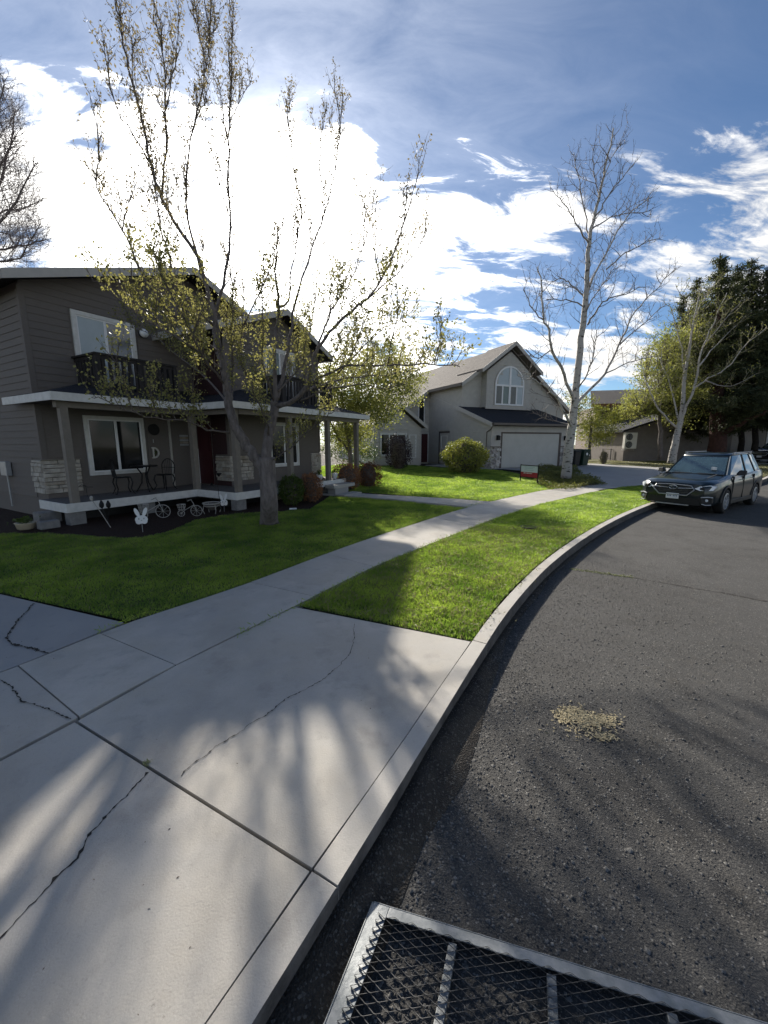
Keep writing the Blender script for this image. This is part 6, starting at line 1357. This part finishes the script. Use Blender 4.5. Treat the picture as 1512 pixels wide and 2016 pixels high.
    q.build('grille_surround', silver, gr)
    q = MB()
    q.tube([(nose(-.47, .745) + .035, -.47, .745), (nose(-.12, .725) + .04, -.12, .725)], .014, 6).tube([(nose(.47, .745) + .035, .47, .745), (nose(.12, .725) + .04, .12, .725)], .014, 6); q.build('grille_bar', chrome, gr)
    for k in range(4): MB().box(nose(0, .6) + .015, nose(0, .6) + .024, -.36, .36, .56 + .045 * k, .57 + .045 * k).build('grille_slat', MATS['dark_mesh_steel'], gr)
    em = [(.10 * math.cos(t), .745 + .052 * math.sin(t)) for t in [6.283 * k / 20 for k in range(20)]]
    eb = MB().prism([(nose(0, .72) + .01, y, z) for y, z in em], [(nose(0, .72) + .035, y, z) for y, z in em]).build('emblem', mat('emblem_blue', (.01, .02, .06), (.012, .025, .07), 3, .2), gr)
    q = MB(); q.tube([(nose(0, .72) + .037, y, z) for y, z in em + em[:1]], .006, 5)
    for (y, z, s_) in ((-.045, .755, .014), (-.005, .772, .008), (.03, .76, .008), (.05, .74, .008), (.01, .722, .008), (-.02, .725, .007)):
        q.tube([(nose(0, .72) + .038, y - s_, z), (nose(0, .72) + .038, y + s_, z)], .0035, 4).tube([(nose(0, .72) + .038, y, z - s_), (nose(0, .72) + .038, y, z + s_)], .0035, 4)
    q.build('emblem_stars', chrome, eb)
    for s in (-1, 1):
        hl = [(s * y, z) for y, z in ((.50, .735), (.62, .69), (.86, .70), (.90, .80), (.80, .845), (.60, .80))]
        def hx(y, z): k = abs(y); return 2.455 - (k - .5) * .16 - max(0, k - .70) * .8 - max(0, z - .76) * .5
        pts = hl if s > 0 else hl[::-1]
        h_ = MB().prism([(hx(y, z) - .10, y, z) for y, z in pts], [(hx(y, z) + .012, y, z) for y, z in pts]).build('headlight', lens, r)
        MB().prism([(hx(s * .66, .74) - .03, s * .62, .715), (hx(s * .66, .74) - .03, s * .72, .715), (hx(s * .66, .74) - .03, s * .70, .775), (hx(s * .66, .74) - .03, s * .62, .775)], [(hx(s * .66, .74) + .016, s * .62, .715), (hx(s * .70, .74) + .016, s * .72, .715), (hx(s * .70, .76) + .016, s * .70, .775), (hx(s * .64, .76) + .016, s * .62, .775)]).build('projector', black_pl, h_)
        fg = MB().prism([(nose(.78, .5) - .08, s * .66, .50), (nose(.86, .5) - .12, s * .87, .52), (nose(.86, .5) - .10, s * .87, .36), (nose(.74, .5) - .06, s * .70, .34)], [(nose(.68, .5) + .03, s * .66, .50), (nose(.84, .5) + .02, s * .87, .52), (nose(.86, .5) + .02, s * .87, .36), (nose(.72, .5) + .03, s * .70, .34)]).build('fog_light_surround', black_pl, r)
        MB().tube([(nose(.68, .5) + .035, s * .66, .51), (nose(.8, .5) + .04, s * .80, .525), (nose(.86, .5) + .035, s * .885, .515)], .016, 6).tube([(nose(.68, .5) + .035, s * .70, .33), (nose(.8, .5) + .045, s * .76, .30), (nose(.86, .5) + .03, s * .86, .31)], .014, 6).build('fog_trim', silver, fg)
        MB().lathe([(.0, 0), (.035, 0), (.035, .02), (0, .025)], (nose(.78, .5) + .02, s * .775, .43), 12, 'x').build('fog_lamp', lens, fg)
    lw = fpanel('lower_intake', [(-.60, .46), (-.66, .28), (.66, .28), (.60, .46)], black_pl, .02, .06)
    MB().box(2.40, 2.46, -.40, .40, .25, .275).build('skid_trim', silver, lw)
    pl = MB().box(2.455, 2.475, -.155, .155, .42, .575).build('number_plate', vinyl, r, bevel=.004)
    if detail:
        q = MB()
        for y_ in (-.115, -.075, -.035, .03, .07, .11): q.box(2.4755, 2.4775, y_ - .012, y_ + .012, .475, .535)
        q.build('plate_lettering', mat('plate_blue', (.14, .18, .26)), pl)['kind'] = 'stuff'
    MB().box(2.476, 2.478, -.13, .13, .447, .452).build('plate_line', MATS.get('plate_blue', silver), pl)
    # bonnet crease, wipers, tail lamps, plate
    MB().tube([(1.05, -.5, 1.085), (1.25, .0, 1.085)], .008, 5).tube([(1.05, .1, 1.085), (1.2, .55, 1.08)], .008, 5).build('wiper', black_pl, r)
    for s in (-1, 1):
        MB().tube([(2.2, s * .45, .885), (1.7, s * .52, .985), (1.1, s * .56, 1.062)], .012, 5).build('bonnet_crease', paint, r)
        MB().box(-2.44, -2.3, s * .52 - .2, s * .52 + .2, .84, .98).build('tail_light', MATS['sign_red'], r, bevel=.02)
    MB().box(.97, 1.1, -.72, .72, 1.035, 1.07).build('cowl', black_pl, r)
    MB().box(.50, .56, .35, .47, 1.32, 1.40).build('sticker', vinyl, r).location = (.30, 0, -.14)
    return r
fw, rw = at_z(1425, 1011, 0), at_z(1482, 994, 0); ax = (fw - rw).normalized(); nl = Vector((-ax.y, ax.x, 0))   # left side
c_ = fw - ax * 1.38 - nl * .93
car('parked_wagon', 'dark green station wagon with roof rails parked facing us at the kerb', (c_.x, c_.y, 0), math.atan2(ax.y, ax.x), paint_car)
p = at_y(1520, 900, 31)
car('parked_car', 'black car parked by the pale garage at the right edge of the photo', (p.x + .5, p.y, .43), R(200), paint_car2, False)
# ------------------------------------------------------------------ expanded metal ramp in front of the camera
# far edge rests on the road; it rises towards the trailer the camera stands in
c0 = at_z(735, 1776, .04); c1 = at_z(1330, 1960, .04)
ex = (c1 - c0); ex.z = 0; ex.normalize()
cl = at_z(640, 2016, .10); ey = (cl - c0); L0 = ey.length; ey.normalize()
ram = thing('trailer_ramp', 'grey steel trailer ramp of diamond expanded mesh lying on the asphalt', 'ramp', c0)
Wr, Lr = 1.75, 1.15
def rp(u, v, h=0.0): q = ex * u + ey * v; return (q.x, q.y, q.z + h)
def bar(name, u0, u1, v0, v1, h0, h1, m=galv, parent=ram):
    return MB().add([rp(u0, v0, h0), rp(u1, v0, h0), rp(u1, v1, h0), rp(u0, v1, h0), rp(u0, v0, h1), rp(u1, v0, h1), rp(u1, v1, h1), rp(u0, v1, h1)], [(0, 3, 2, 1), (4, 5, 6, 7), (0, 1, 5, 4), (1, 2, 6, 5), (2, 3, 7, 6), (3, 0, 4, 7)]).build(name, m, parent, bevel=.002)
fw_ = .052
bar('frame_rail', 0, fw_ + .02, 0, Lr, -.004, 0); bar('frame_rail', -.005, 0, 0, Lr, -.045, .003)
bar('frame_rail', fw_ + .021, Wr, 0, fw_ - .008, -.004, .0); bar('frame_rail', 0, Wr, -.005, 0, -.045, .001)
bar('frame_rail', Wr + .001, Wr + .05, 0, Lr, -.04, 0)
for u in (.335, .70, 1.09, 1.50): bar('crossbar', u, u + .032, fw_ + .002, Lr, -.035, -.008)
# mesh: zigzag strands, long way of the diamond across the ramp
q = MB(); sw_, lw_ = .034, .075; j = 0; v = .030
def strand(pts, w=.0048, t=.003):
    vs = []; fs = []
    for k, (u, vv, h) in enumerate(pts):
        vs += [rp(u, vv - w / 2, h - t * .5), rp(u, vv + w / 2, h + t * .5), rp(u, vv + w / 2, h + t * .5 + .002)]
        if k: a = 3 * k - 3; b = 3 * k; fs += [(a, a + 1, b + 1, b), (a + 1, a + 2, b + 2, b + 1), (a + 2, a, b, b + 2)]
    q.add(vs, fs)
row = 0
v = .046
while v < Lr:
    pts = []; u = .036; k = 0
    while u < Wr:
        up = (k % 4 in (1, 2)) if row % 2 == 0 else (k % 4 in (3, 0))
        pts.append((u, v + (sw_ * .5 if up else 0) - sw_ * .25, .004 + (.004 if up else 0))); 
        u += (lw_ * (.10 if k % 2 else .40)); k += 1
    strand(pts); v += sw_ * .5; row += 1
stuff(q.build('expanded_mesh', mesh_steel, ram))
for k in range(2): MB().tube([rp(.1 + k * 1.5, Lr, -.02), rp(.1 + k * 1.5, Lr + .02, -.35)], .02, 8).build('leg', galv, ram)

# ------------------------------------------------------------------ alike things share a group phrase
GROUPS = {'conifer': 'dark conifers at the right', 'aspen_tree': 'white barked aspens', 'leafy_tree': 'yellow green leafing trees', 'barberry_shrub': 'rust coloured shrubs by the porch steps',
          'bunny_sign': 'white bunny ornaments in the bed', 'bicycle_planter': 'white wire bicycle planters', 'garden_stake': 'metal garden stakes before the porch', 'wheeled_bin': 'wheeled bins beside the garage',
          'pot_cluster': 'white pots on the deck', 'weed': 'small weeds along the kerb and joints', 'leaf_heap': 'dry leaf heaps along the kerb', 'red_shrub': 'reddish low shrubs before the brown house', 'concrete_block': 'loose blocks by the porch'}
for o in list(bpy.data.objects):
    if o.parent is None and o.get('category') and not o.get('group'):
        k = o.name.split('.')[0]
        if k in GROUPS: o['group'] = GROUPS[k]
